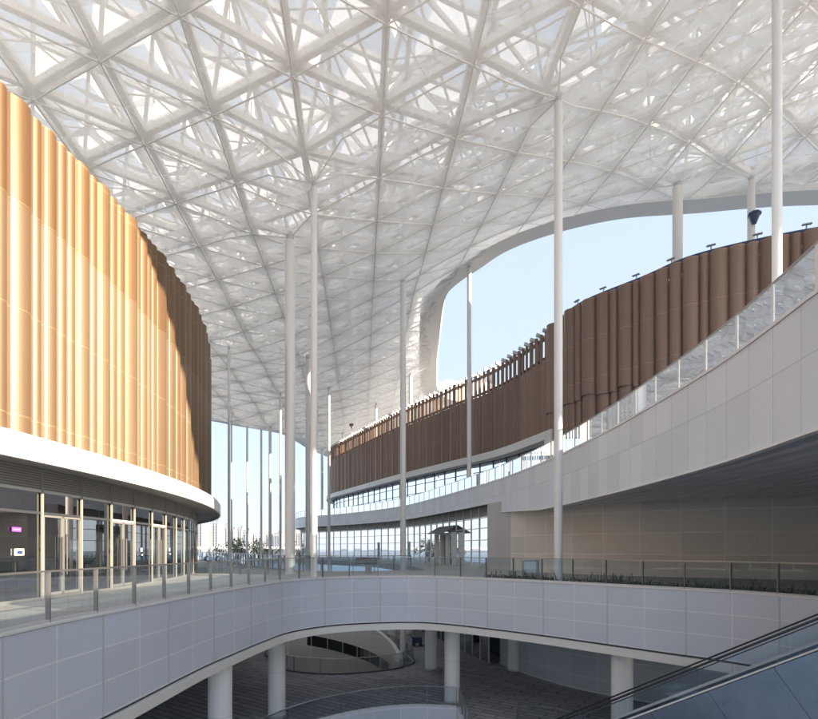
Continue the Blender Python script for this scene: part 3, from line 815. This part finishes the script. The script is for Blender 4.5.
# body + screen
def ztr(x, y):
    return 20.0
NEAR_END = SCR_L[s0]
bodyp = [p for p in offs(SCR, -1.0)][::3]
sw = lambda i: 17.6
m = MB()
m.strip([p for p in offs(SCR, -.75)][:s0:3] + [offs(SCR, -.75)[s0]], 6.9, 19.3); m.build('wall', M['body_brown'], rh)
m = MB(); m.strip(bodyp[s0 // 3:], 10.6, 17.3); m.build('upper_wall', M['body_brown'], rh)
roofp = [p for p in offs(SCR, -1.02)][::4]
o = slab('roof', roofp, 16.9, 17.28, M['screen_floor'], kind=None); o.parent = rh; o.location = -wloc[rh.name]
rr2 = random.Random(5)
flutes(SCR, lambda x, y: 19.75, lambda x, y: 7.3, [1.25, .7, .85, 1.05, .65], 'screen_panel', M['brown'], rh, .40,
       tiers=lambda k, a, b: [12.6 + (.2 if k % 3 == 0 else 0)], per=3, rnd=rr2, end=NEAR_END)
m = MB(); m.rib(SCR[:s0 + 1], 19.45, 20.1, -.75, -.15); m.build('roof_capping', M['blue_metal'], rh)
# open louvred part: narrow flutes with gaps, top rail
flutes(SCR, lambda x, y: 17.25, lambda x, y: 11.26, [.9, .5, .42], 'screen_panel', M['brown'], rh, .26,
       tiers=None, per=4, rnd=rr2, gap=.05, start=NEAR_END, end=SCR_L[s1])
flutes(SCR, lambda x, y: 19.6, lambda x, y: 17.28, [.80], 'open_screen_panel', M['brown'], rh, .20,
       tiers=None, per=3, rnd=rr2, gap=.42, start=NEAR_END, end=SCR_L[s1])
op = SCR[s0:s1]
m = MB(); m.rib(op, 19.3, 19.42, -.5, -.1); m.rib(op, 17.6, 17.7, -.5, -.1); m.build('screen_rails', M['brown'], rh)
opo = offs(op, -.3)
for i in range(0, len(op), 3):
    p = opo[i]; m = MB(); m.box((p[0], p[1], 18.5), (.09, .09, 1.9)); m.build('screen_post', M['brown'], rh)
# hooked ends along the rim
onn = normals(op)
for i in range(1, len(op), 3):
    p = Vector(op[i]); n_ = onn[i]; m = MB()
    m.bar((p.x - n_.x * .5, p.y - n_.y * .5, 19.55), (p.x + n_.x * .35, p.y + n_.y * .35, 19.75), .16, .28); m.build('rim_bracket', M['trim_grey'], rh)
# small lamp brackets on the capping, near part
for k, i in enumerate(range(s0 - 4, 30, -7)):
    p = Vector(SCR[i]); n_ = normals(SCR)[i]; an = math.atan2(n_.y, n_.x)
    t = thing('roof_lamp', 'small grey lamp bracket on the dark blue roof capping', 'lamp', (p.x, p.y, 20.1), 'lamp brackets along the brown hall roof')
    m = MB(); m.tube((p.x - n_.x * .3, p.y - n_.y * .3, 20.1), (p.x - n_.x * .3, p.y - n_.y * .3, 20.34), .04); m.build('stem', M['steel'], t)
    m = MB(); m.box((p.x - n_.x * .2, p.y - n_.y * .2, 20.38), (.18, .5, .06), an); m.build('lamp_head', M['steel'], t)
# security camera on the rim, far part
i = next(i for i, p in enumerate(SCR) if p[1] > 88); p = SCR[i]
t = thing('security_camera', 'black security camera on a stalk above the far end of the brown hall', 'camera', (p[0] + .6, p[1], 19.4))
m = MB(); m.tube((p[0] + .6, p[1], 17.3), (p[0] + .6, p[1], 21.6), .05); m.build('stalk', M['trim_grey'], t)
m = MB(); m.box((p[0] + .5, p[1] - .2, 21.75), (.4, .8, .35), .5); m.tube((p[0] + .5, p[1], 21.5), (p[0] + .5, p[1], 21.2), .12, 10, .05); m.build('housing', M['dark'], t)

# terrace railing
TB = [p for i, p in enumerate(TERR) if p[1] > 6]
balustrade('high glass railing with white posts on the sweeping white terrace', TB, 6.95, 1.75, post=(.11, .05), pmat='white_trim', gmat='glass_pale', h=1.05, inset=.12)

# ------------------------------------------------------------------ canopy
OPEN = catmull([(3.4, 63), (3.5, 55), (4.6, 52.2), (6.4, 50.0), (8.6, 47.4), (12.4, 45.0), (17, 43.2), (22.1, 42.5), (30.3, 41.5), (40, 42), (50, 48), (54, 62), (50, 80), (36, 92), (20, 97), (9, 94), (4.8, 86), (3.6, 74)], .8, closed=True)
if area(OPEN) < 0: OPEN = list(reversed(OPEN))      # left = into the opening
OUT = resample([(-62, 12), (-12, 11.5), (12.8, 10.0), (41, 4.5), (70, 0), (75, 60), (62, 128), (20, 135), (-5, 128), (-17.5, 118), (-21.5, 94), (-29, 83.5), (-45, 80), (-62, 80), (-62, 12)], 1.2)  # unseen near edge shaped so its shadow crosses the golden hall
COLS = [(-7.37, 33.45), (-5.02, 28.55), (-.49, 44.4), (5.5, 49.3), (7.15, 25.85), (18.6, 37.4), (23.7, 37.4), (13.8, 20.25), (-17.17, 51.5), (-26.17, 79.6), (-24.58, 82.0), (-22.74, 83.1), (-21.15, 82.2),
        (-16.03, 67.35), (-10.59, 56.6), (-10.12, 68.3), (-11.5, 94), (-17.12, 106.25), (-4.9, 80.5), (.2, 71.5)]
def zbase(x, y):
    r = x + .35 * min(max(y - 25, -20), 35)
    t = min(max((r + 8) / 38, 0), 1)
    return 21.6 + 6.6 * t * t * (3 - 2 * t) + 1.9 * math.exp(-((x - 8) ** 2 + (y - 50) ** 2) / 110)
def zlow(x, y):
    z = zbase(x, y)
    for cx, cy in COLS:
        if (cx, cy) == (5.5, 49.3): continue
        d2 = (x - cx) ** 2 + (y - cy) ** 2
        if d2 < 80: z -= .8 * math.exp(-math.sqrt(d2) / 2.6)
    return z
S = 4.5
va = Vector((math.cos(R(35)), math.sin(R(35)))) * S; vb = Vector((math.cos(R(95)), math.sin(R(95)))) * S
org = Vector((-12.7, 22.2))
can = thing('canopy', 'vast white canopy of triangulated steel struts over both halls with a curved opening', 'canopy', (0, 40, 24))
def snap(p, poly):
    best = None
    for q in poly:
        d = (p[0] - q[0]) ** 2 + (p[1] - q[1]) ** 2
        if best is None or d < best[0]: best = (d, q)
    return best[1]
OPB = [(p[0], p[1]) for p in offs(OPEN, -.6)]     # sheet stops 0.6 m short of the lip
rnd = random.Random(11)
# lower perforated sheet
H = S / 2; a2 = va / 2; b2v = vb / 2
vert = {}
COLV = {}
for cx, cy in COLS:
    d_ = Vector((cx, cy)) - org
    det = a2.x * b2v.y - a2.y * b2v.x
    COLV[(round((d_.x * b2v.y - d_.y * b2v.x) / det), round((a2.x * d_.y - a2.y * d_.x) / det))] = (cx, cy)
def lowvert(i, j):
    k = (i, j)
    if k in vert: return vert[k]
    p = org + a2 * i + b2v * j
    if k in COLV: p = Vector(COLV[k])
    inside = in_poly(p.x, p.y, OUT); hole = in_poly(p.x, p.y, OPB)
    ok = inside and not hole
    q = (p.x, p.y)
    if not ok:
        q = snap(q, OPB if hole else OUT)
        if (q[0] - p.x) ** 2 + (q[1] - p.y) ** 2 > (S * 1.1) ** 2: vert[k] = None; return None
    mainn = (i % 2 == 0 and j % 2 == 0)
    z = zlow(*q) + (0 if (mainn or k in COLV) else rnd.uniform(.0, .03)) 
    if not ok: z = zlow(*q) + .02
    vert[k] = (q[0], q[1], z, ok); return vert[k]
low = MB(); ridge = MB()
RI = range(-40, 60); RJ = range(-30, 70)
for i in range(-50, 60):
    for j in range(-30, 66):
        for tri in (((i, j), (i + 1, j), (i, j + 1)), ((i + 1, j), (i + 1, j + 1), (i, j + 1))):
            V = [lowvert(*t_) for t_ in tri]
            if any(v is None for v in V) or not any(v[3] for v in V): continue
            P = [Vector(v[:3]) for v in V]
            c = (P[0] + P[1] + P[2]) / 3; par = [(t_[0] % 2, t_[1] % 2) for t_ in tri]
            c.z += (rnd.uniform(.03, .09) if (0, 0) in par else rnd.uniform(.13, .22))
            if (P[1] - P[0]).cross(P[2] - P[0]).length < .05: continue
            for k in range(3): low.tri(P[k], P[(k + 1) % 3], c)
low.build('perforated_soffit', M['perf'], can)
rib_ = MB()
for (i, j), v in list(vert.items()):
    if v is None or not v[3]: continue
    for di, dj in ((1, 0), (0, 1), (-1, 1)):
        q = vert.get((i + di, j + dj))
        if q is None or not q[3]: continue
        line = (di == 1 and j % 2 == 0) or (dj == 1 and di == 0 and i % 2 == 0) or (di == -1 and (i + j) % 2 == 0)
        if not line: continue
        wd_ = .055
        rib_.bar((v[0], v[1], v[2] - .03), (q[0], q[1], q[2] - .03), wd_, .05)
tag(rib_.build('sheet_ribs', M['strut'], can), kind='stuff')
# opening rim: smooth band round the hole
def zrim(P): return [zlow(p[0], p[1]) for p in P]
rimz = [zlow(p[0], p[1]) for p in OPEN]
k = 9
rimz = [sum(rimz[(i + d) % (len(rimz) - 1)] for d in range(-k, k + 1)) / (2 * k + 1) for i in range(len(rimz))]
m = MB()
m.strip(OPEN, lambda i: rimz[i] - .45, lambda i: rimz[i] - .12, -2.2, .15); m.strip(OPEN, lambda i: rimz[i] - .12, lambda i: rimz[i] + .65, .15, .35)
m.strip(OPEN, lambda i: rimz[i] + .65, lambda i: rimz[i] + 2.2, .35, -1.4); m.strip(OPEN, lambda i: rimz[i] + .05, lambda i: rimz[i] - .45, -2.2, -2.2)
m.build('opening_rim', M['column'], can)
m = MB(); oz = [zlow(p[0], p[1]) for p in OUT]
OO = OUT if area(OUT) < 0 else list(reversed(OUT)); oz = [zlow(p[0], p[1]) for p in OO]
m.strip(OO, lambda i: oz[i] - .1, lambda i: oz[i] - .05, -.8, .5); m.strip(OO, lambda i: oz[i] - .05, lambda i: oz[i] + 1.0, .5, .8); m.strip(OO, lambda i: oz[i] + 1.0, lambda i: oz[i] + 3.4, .8, -.5)
m.build('outer_rim', M['column'], can)
# space frame
TOPZ = 3.7
bot = {}; top = {}
OPT = [(p[0], p[1]) for p in offs(OPEN, -1.6)]
for i in range(-26, 32):
    for j in range(-16, 34):
        p = org + va * i + vb * j
        if in_poly(p.x, p.y, OUT) and not in_poly(p.x, p.y, OPB): bot[(i, j)] = Vector((p.x, p.y, zlow(p.x, p.y) + .62))
        q = p + (va + vb) / 3
        if in_poly(q.x, q.y, OUT) and not in_poly(q.x, q.y, OPT): top[(i, j)] = Vector((q.x, q.y, zbase(q.x, q.y) + TOPZ))
mem = []
for (i, j), p in bot.items():
    for di, dj in ((1, 0), (0, 1), (-1, 1)):
        q = bot.get((i + di, j + dj))
        if q: mem.append((p, q, .30, .34, 'b'))
    for di, dj in ((0, 0), (-1, 0), (0, -1)):
        q = top.get((i + di, j + dj))
        if q: mem.append((p, q, .17, .17, 'w'))
    for di, dj in ((1, -1), (-1, 1), (-1, -1)):
        q = top.get((i + di, j + dj))
        if q: mem.append((p, q, .11, .11, 'x'))
for (i, j), p in top.items():
    for di, dj in ((1, 0), (0, 1), (-1, 1)):
        q = top.get((i + di, j + dj))
        if q: mem.append((p, q, .24, .24, 't'))
rods = []
for (i, j), p in bot.items():
    a, b = bot.get((i + 1, j)), bot.get((i, j + 1))
    if a and b:
        rods.append((p, (a + b) / 2)); rods.append((a, (p + b) / 2))
    tt = top.get((i, j))
    if tt: rods.append((tt, tt - Vector((0, 0, TOPZ - .3))))
vis = []
for mm_ in mem:
    c = (mm_[0] + mm_[1]) / 2
    if c.y > 12 and abs(c.x / c.y) < .78 and (c.z - EYE) / c.y < 1.08: vis.append((c - Vector((0, 0, EYE))).length * (1 if mm_[4] == 'b' else 1.3))
    else: vis.append(1e9)
order = sorted(range(len(mem)), key=lambda k: vis[k])
first = set(order[:96])
big = MB()
for k, (a, b, w_, h_, ty) in enumerate(mem):
    if k in first:
        s_ = MB(); s_.bar(a, b, w_, h_); s_.build('strut', M['strut'], can)
    else:
        c = (a + b) / 2
        if c.y > 8: big.bar(a, b, w_, h_)
for a, b in rods: big.bar(a, b, .05)
tag(big.build('space_frame', M['strut'], can), kind='stuff')
nd = MB()
for p in bot.values():
    if (p - Vector((0, 0, EYE))).length < 60: nd.tube(p - Vector((0, 0, .2)), p + Vector((0, 0, .3)), .30, 8)
for p in top.values():
    if (p - Vector((0, 0, EYE))).length < 60: nd.tube(p - Vector((0, 0, .25)), p + Vector((0, 0, .2)), .25, 8)
tag(nd.build('frame_nodes', M['strut'], can), kind='stuff')
# folded roof membrane: a shallow pyramid over each top triangle
sk_ = MB()
OPBZ = dict(((p[0], p[1]), 1) for p in OPB)
skt = {}
for i in range(-28, 34):
    for j in range(-18, 36):
        if (i, j) in top: skt[(i, j)] = (top[(i, j)], True); continue
        q = org + va * i + vb * j + (va + vb) / 3
        hole = in_poly(q.x, q.y, OPT); b_ = snap((q.x, q.y), OPT if hole else OUT)
        if (q.x - b_[0]) ** 2 + (q.y - b_[1]) ** 2 < (S * 1.1) ** 2: skt[(i, j)] = (Vector((b_[0], b_[1], zlow(*b_) + (1.9 if hole else 3.2))), False)
for (i, j), pv in skt.items():
    for tri in (((i, j), (i + 1, j), (i, j + 1)), ((i + 1, j), (i + 1, j + 1), (i, j + 1))):
        V = [skt.get(t_) for t_ in tri]
        if any(v is None for v in V) or not any(v[1] for v in V): continue
        allin = all(v[1] for v in V); V = [v[0] for v in V]
        c = (V[0] + V[1] + V[2]) / 3 + Vector((0, 0, 1.25 if allin else .3))
        V = [v + Vector((0, 0, .25)) for v in V]
        for k in range(3): sk_.tri(V[k], V[(k + 1) % 3], c)
sk_.build('roof_membrane', M['skin'], can)

# canopy columns: (index in COLS) base height, radius, label
CINFO = [(0, .31, 'thickest white canopy column, left of centre, standing on the deck'), (0, .17, 'tall slim white canopy column just right of the thickest one'),
         (0, .24, 'white canopy column in front of the brown hall entrance glazing'), (6.9, .20, 'white canopy column rising from the far terrace to the opening rim'),
         (0, .20, 'tall white canopy column on the front deck edge, right of centre'), (17.3, .33, 'white canopy column rising behind the brown hall roof, left of the one with a loudspeaker'),
         (17.3, .24, 'white canopy column behind the brown hall carrying a loudspeaker'), (6.87, .17, 'bright white column on the near terrace behind its glass railing, far right'),
         (0, .12, 'slim white column nearest to the golden hall on the far deck'), (LF, .12, 'first slim distant column right of the golden hall, against the sky'), (LF, .15, 'second slim distant column against the sky, above the small trees'),
         (LF, .17, 'third slim distant column against the sky, above the small trees'), (LF, .22, 'fourth and stoutest of the distant columns against the sky'),
         (LF, .15, 'slim distant column just left of the thickest column'), (0, .26, 'grey shaded column seen between the two tall centre columns'), (0, .18, 'distant column at the far end of the brown hall, left one'),
         (17.3, .2, 'short column top above the far end of the brown hall'), (LF, .25, 'most distant slim column beside the far end of the brown hall'), (17.3, .2, 'short column showing above the middle of the brown hall rim'),
         (17.3, .24, 'column top right behind the entrance column, above the brown hall')]
for (cx, cy), (zb_, rad, lab) in zip(COLS, CINFO):
    if zb_ == 0 and in_poly(cx, cy, deck_outline) is False: zb_ = LF
    t = thing('canopy_column', lab, 'column', (cx, cy, zb_), 'slender white columns holding up the canopy')
    zt_ = zlow(cx, cy) + .25
    m = MB(); m.tube((cx, cy, zb_), (cx, cy, zt_ - .5), rad, 24); m.build('shaft', M['column'], t, smooth=True)
    m = MB(); m.tube((cx, cy, zt_ - .5), (cx, cy, zt_), rad * .8, 16); m.build('column_head', M['trim_grey'], t)
    m = MB(); m.tube((cx, cy, zb_ + .001), (cx, cy, zb_ + .05), rad + .08, 24); m.build('base_ring', M['trim_grey'], t)
# loudspeaker on its column
cx, cy = COLS[6]
t = thing('loudspeaker', 'dark blue horn loudspeaker clamped to a column above the brown hall roof', 'loudspeaker', (cx, cy, 24.0))
m = MB(); m.tube((cx, cy - .35, 23.9), (cx, cy - .35, 24.5), .14, 8, .38); m.build('horn', M['blue_metal'], t, smooth=False)
m = MB(); m.tube((cx, cy - .35, 24.5), (cx, cy - .35, 24.64), .44, 8, .38); m.build('rim', M['blue_metal'], t)
m = MB(); m.box((cx, cy - .2, 24.1), (.2, .4, .2)); m.build('clamp', M['dark'], t)

# ------------------------------------------------------------------ escalator
es = thing('escalator', 'escalator with black handrails and brushed steel side panels rising to the right', 'escalator', (8, 17, -3))
ep = Vector((11.0, 14.5, -.28)); ed = Vector((.8, -.6, .577)); el = Vector((-.6, -.8, 0))   # el points to the camera side
def E_(s, side, dz=0.): return ep + ed * s + el * side + Vector((0, 0, dz))
s_lo, s_hi = -10.6, 2.2
for side in (0, -1.25):
    m = MB(); m.bar(E_(s_lo, side), E_(s_hi, side), .085, .05); m.bar(E_(s_hi, side), E_(s_hi, side) + Vector((1.2, -.9, 0)), .085, .05); m.build('handrail', M['rubber'], es)
    m = MB(); m.bar(E_(s_lo, side, -.10), E_(s_hi, side, -.10), .05, .035); m.build('handrail_guide', M['dark'], es)
    n = 9
    for k in range(n):
        a = s_lo + (s_hi - s_lo) * k / n + .01; b = s_lo + (s_hi - s_lo) * (k + 1) / n - .01
        g = MB(); A, B = E_(a, side, -.13), E_(b, side, -.13); C, D_ = E_(b, side, -.78), E_(a, side, -.78)
        o_ = el * .012
        for (p, q, r, s__) in ((D_, C, B, A), (D_ + o_, A + o_, B + o_, C + o_)): g.quad(p, q, r, s__)
        g.build('glass_panel', M['glass'], es)
m = MB(); m.bar(E_(s_lo, 0.02, -.80), E_(s_hi, 0.02, -.80), .10, .04); m.build('skirt_capping', M['white_trim'], es)
m = MB(); m.bar(E_(s_lo, -1.27, -.80), E_(s_hi, -1.27, -.80), .16, .07); m.build('skirt_capping', M['white_trim'], es)
m = MB(); st = s_lo
while st < s_hi:
    p = E_(st, -.62, -1.12); m.box((p.x, p.y, p.z), (.36, 1.0, .20), math.atan2(-.6, .8)); st += .35
m.build('steps', M['dark'], es)
def clad():
    m, nt, out = new_mat('brushed_escalator_cladding')
    f = noise(nt, 1.4, 3); f2 = noise(nt, 30, 2, 'Object', (1, 1, .05))
    base = mixc(nt, f, (.14, .18, .25), (.30, .34, .40))
    p = princ(nt, out, base, math_n(nt, 'MULTIPLY_ADD', f2, .2, .22), .85)
    return m
M['clad'] = clad()
n = 8
for side in (.10, -1.36):
    for k in range(n):
        a = s_lo + (s_hi - s_lo) * k / n + .005; b = s_lo + (s_hi - s_lo) * (k + 1) / n - .005
        g = MB(); dn = Vector((.28, -.21, -2.6)); dn.z = -2.6
        A, B = E_(a, side, -.85), E_(b, side, -.85)
        C, D_ = B + Vector((.95, -.71, -1.8)), A + Vector((.95, -.71, -1.8))
        o_ = el * .03
        g.quad(D_ + o_, C + o_, B + o_, A + o_); g.quad(D_, A, B, C)
        g.quad(A, A + o_, B + o_, B); g.quad(B, B + o_, C + o_, C); g.quad(A, D_, D_ + o_, A + o_)
        g.build('side_panel', M['clad'], es)
g = MB(); A, B = E_(s_lo, .08, -3.0), E_(s_hi, .08, -3.0); g.bar(E_(s_lo, -.6, -2.9), E_(s_hi + 1.2, -.6, -2.9), 1.4, .2); g.build('truss_underside', M['dark'], es)

# ------------------------------------------------------------------ things on the deck
t = thing('information_stand', 'dark slanted information stand behind the nearest railing, left of the entrance column', 'information stand', (-2.7, 34.9, 0))
m = MB(); m.box((-2.62, 34.9, .30), (.42, .22, .60), .1); m.build('pedestal', M['grey_int'], t)
X = Vector((1, .1, 0)).normalized(); Y = Vector((-.1, 1, .75)).normalized(); Z = X.cross(Y)
m = MB(); m.box((-2.7, 34.85, .82), (1.5, .62, .07), ax=(X, Y, Z)); m.build('slanted_panel', M['dark_int'], t)
t = thing('metal_cabinet', 'square dark metal cabinet among the planting behind the front railing', 'cabinet', (6.5, 28.0, 0))
m = MB(); m.box((6.45, 28.6, .55), (.85, .5, .9), -.3); m.build('body', M['steel_dark'], t)
m = MB(); m.box((6.36, 28.33, .62), (.62, .02, .6), -.3); m.build('door', M['steel'], t)
m = MB(); m.box((6.45, 28.6, .05), (.7, .4, .1), -.3); m.build('plinth', M['dark'], t)
for (x, y), lab in (((-22.9, 61.5), 'left one of two white curved shell seats by the golden hall'), ((-21.9, 62.2), 'right one of two white curved shell seats by the golden hall')):
    t = thing('shell_seat', lab, 'seat', (x, y, 0), 'white shell seats at the far side of the deck')
    m = MB(); pr = [(0.42 * math.cos(a_), .80 * math.sin(a_) ** .8) for a_ in [math.pi * k / 12 for k in range(1, 12)]]
    for (xa, za), (xb, zb2) in zip(pr, pr[1:]):
        m.quad((x + xa, y - .35, za), (x + xb, y - .35, zb2), (x + xb, y + .35, zb2), (x + xa, y + .35, za))
        m.quad((x + xa * .85, y - .35, za - .08), (x + xa * .85, y + .35, za - .08), (x + xb * .85, y + .35, zb2 - .08), (x + xb * .85, y - .35, zb2 - .08))
        m.quad((x + xa, y - .35, za), (x + xa * .85, y - .35, za - .08), (x + xb * .85, y - .35, zb2 - .08), (x + xb, y - .35, zb2))
    m.build('shell', M['seat_white'], t)
    m = MB(); m.box((x, y + .1, .22), (.6, .4, .08)); m.box((x, y + .1, .09), (.2, .2, .18)); m.build('seat_pad', M['blue_metal'], t)

# planting strip behind the right part of the front railing
pts = [p for p in offs(EDGE, -.75) if p[0] > 4.0 and p[1] > 9]
m = MB(); rp = random.Random(21)
pd = arclen(pts)
for k in range(3000):
    s = rp.random() ** 1.25 * pd[-1]; s = pd[-1] * rp.random(); j = 0
    import bisect
    j = min(len(pd) - 2, bisect.bisect_right(pd, s) - 1); f = (s - pd[j]) / (pd[j + 1] - pd[j])
    p = Vector(pts[j]).lerp(Vector(pts[j + 1]), f) + Vector((rp.uniform(-.4, .4), rp.uniform(-.4, .4)))
    clump = .5 + .5 * math.sin(s * 2.1) * math.sin(s * .9 + 1)
    if rp.random() > .35 + .65 * clump: continue
    h_ = rp.uniform(.06, .24) + (.28 if rp.random() < .08 else 0) * (.75 + .5 * clump); a_ = rp.uniform(0, 6.28); lean = rp.uniform(.05, .25)
    dx, dy = math.cos(a_), math.sin(a_)
    w_ = rp.uniform(.012, .03)
    b_ = Vector((p.x, p.y, .05)); tp = b_ + Vector((dx * lean, dy * lean, h_)); mid = b_ + Vector((dx * lean * .4, dy * lean * .4, h_ * .6))
    m.quad(b_ + Vector((-dy * w_, dx * w_, 0)), b_ - Vector((-dy * w_, dx * w_, 0)), mid - Vector((-dy * w_ * 1.4, dx * w_ * 1.4, 0)), mid + Vector((-dy * w_ * 1.4, dx * w_ * 1.4, 0)))
    m.tri(mid + Vector((-dy * w_ * 1.4, dx * w_ * 1.4, 0)), mid - Vector((-dy * w_ * 1.4, dx * w_ * 1.4, 0)), tp)
tag(m.build('planter_grass', M['grass']), kind='stuff')
pp = [p for p in EDGE if p[0] > 4.0 and p[1] > 9]
m = MB(); m.rib(pp, .003, .06, -1.25, -.28); tag(m.build('planting_soil', M['bark']), kind='structure')

# ------------------------------------------------------------------ far background
def tower(x, y, wx, wy, h_, mat, lab, rz=0, crown=True, base=LF):
    t = thing('apartment_tower', lab, 'tower block', (x, y, base), 'distant apartment towers on the skyline')
    m = MB(); m.box((x, y, base + h_ / 2), (wx, wy, h_), rz); m.build('wall', M[mat], t)
    m = MB(); ca, sa = math.cos(rz), math.sin(rz)
    for e in (-.36, .0, .36):
        m.box((x + ca * wx * e + sa * (wy / 2 + .7), y + sa * wx * e - ca * (wy / 2 + .7), base + h_ / 2 - 1), (wx * .13, 1.4, h_ - 3), rz)
    m.build('balcony_stack', M['tower_b' if mat != 'tower_b' else 'tower_c'], t)
    m = MB(); m.box((x, y, base + h_ + .75), (wx * .95, wy * .9, 1.5), rz); m.box((x + wx * .12, y, base + h_ + 3), (wx * .3, wy * .4, 3.2), rz); m.build('roof', M['tower_c'], t)
specs = [(203, 521, 9, 'tower_c'), (211, 523, 8, 'tower_a'), (218, 522, 8, 'tower_c'), (226, 526, 7, 'tower_a'), (234, 530, 7, 'tower_b'), (242, 529, 6, 'tower_a'), (249, 532, 8, 'tower_b'), (259, 535, 9, 'tower_c'),
         (269, 533, 8, 'tower_a'), (279, 534, 8, 'tower_b'), (299, 532, 7, 'tower_a'), (316, 534, 9, 'tower_b'), (192, 526, 9, 'tower_b')]
nm = ['first and tallest tower right of the golden hall, bluish', 'pinkish tower second from the golden hall', 'bluish tower in the middle of the tall left cluster', 'pinkish tower closing the tall left cluster',
      'pale tower just left of the slim column nearest the golden hall', 'pinkish tower behind the little trees', 'pale tower between two distant columns', 'bluish block above the right part of the little trees', 'pinkish tower left of the thickest column',
      'pale tower hard against the thickest column', 'pinkish tower right of the thickest column', 'pale tower between the two tall centre columns', 'pale tower partly hidden behind the golden hall glazing']
rt = random.Random(4)
for (px_, py_, wp, mt), lab in zip(specs, nm):
    D = 640 + rt.uniform(-60, 160)
    h_ = (548.6 - py_) * D / 540 + EYE - LF
    tower((px_ - 409) / 540 * D, D, wp * D / 540 * .9, 16, h_, mt, lab, rt.uniform(-.2, .2))
t = thing('elevated_road', 'long white low viaduct across the foot of the skyline', 'viaduct', (-80, 330, LF))
m = MB(); m.box((-80, 330, 2.1), (420, 9, 1.5)); m.build('road_deck', M['white'], t)
for k in range(14):
    m = MB(); m.box((-270 + k * 28, 330, (LF + 1.35) / 2), (2, 2.4, 1.35 - LF)); m.build('pier', M['white'], t)
# small trees in front of the skyline
def tree(x, y, h_, lab, seed):
    r_ = random.Random(seed)
    t = thing('young_tree', lab, 'tree', (x, y, LF), 'young trees beyond the far deck edge')
    m = MB(); m.tube((x, y, LF), (x + .1, y, LF + h_ * .6), .18, 7, .08)
    tips = []
    for k in range(9):
        z0_ = LF + h_ * r_.uniform(.4, .62); a_ = r_.uniform(0, 6.28); l_ = h_ * r_.uniform(.2, .4)
        e = Vector((x + math.cos(a_) * l_ * .75, y + math.sin(a_) * l_ * .75, z0_ + l_ * r_.uniform(.5, 1.0))); m.tube((x + .08, y, z0_), e, .06, 5, .02); tips.append(e)
    m.build('trunk', M['bark'], t)
    m = MB()
    for e in tips:
        for k in range(70):
            c = e + Vector((r_.gauss(0, .55), r_.gauss(0, .55), r_.gauss(0, .45))); s_ = r_.uniform(.10, .24)
            u = Vector((r_.uniform(-1, 1), r_.uniform(-1, 1), r_.uniform(-1, 1))).normalized() * s_; v = u.orthogonal().normalized() * s_ * .6
            m.quad(c - u, c - v, c + u, c + v)
    m.build('crown', M['leaf'], t)
for k, (px_, D, top_y, lab) in enumerate([(229, 118, 537, 'thin young tree right beside the slim column near the golden hall'), (238, 125, 538, 'young tree second from the left before the skyline'), (246, 112, 536, 'fullest young tree in the middle before the skyline'),
                                          (252, 130, 539, 'young tree just behind the second distant column'), (260, 121, 542, 'low young tree left of the fourth distant column'), (267, 128, 543, 'rightmost low young tree before the skyline'),
                                          (303, 125, 536, 'green tree seen between the two tall centre columns')]):
    tree((px_ - 409) / 540 * D, D, (548.6 - top_y) * D / 540 + EYE - LF, lab, 50 + k)

# haze: one even pale volume round the whole place
hz = MB(); hz.box((0, 450, (-8.6 + 75) / 2 - 6), (1800, 1300, 96))
hm = bpy.data.materials.new('pale_air'); hm.use_nodes = True
for n_ in list(hm.node_tree.nodes):
    if n_.type != 'OUTPUT_MATERIAL': hm.node_tree.nodes.remove(n_)
pv = hm.node_tree.nodes.new('ShaderNodeVolumePrincipled'); pv.inputs['Color'].default_value = (.86, .92, 1, 1); pv.inputs['Density'].default_value = .0004; pv.inputs['Anisotropy'].default_value = .2
hm.node_tree.links.new(pv.outputs[0], [n_ for n_ in hm.node_tree.nodes if n_.type == 'OUTPUT_MATERIAL'][0].inputs['Volume'])
tag(hz.build('haze', hm, merge=True), kind='stuff')
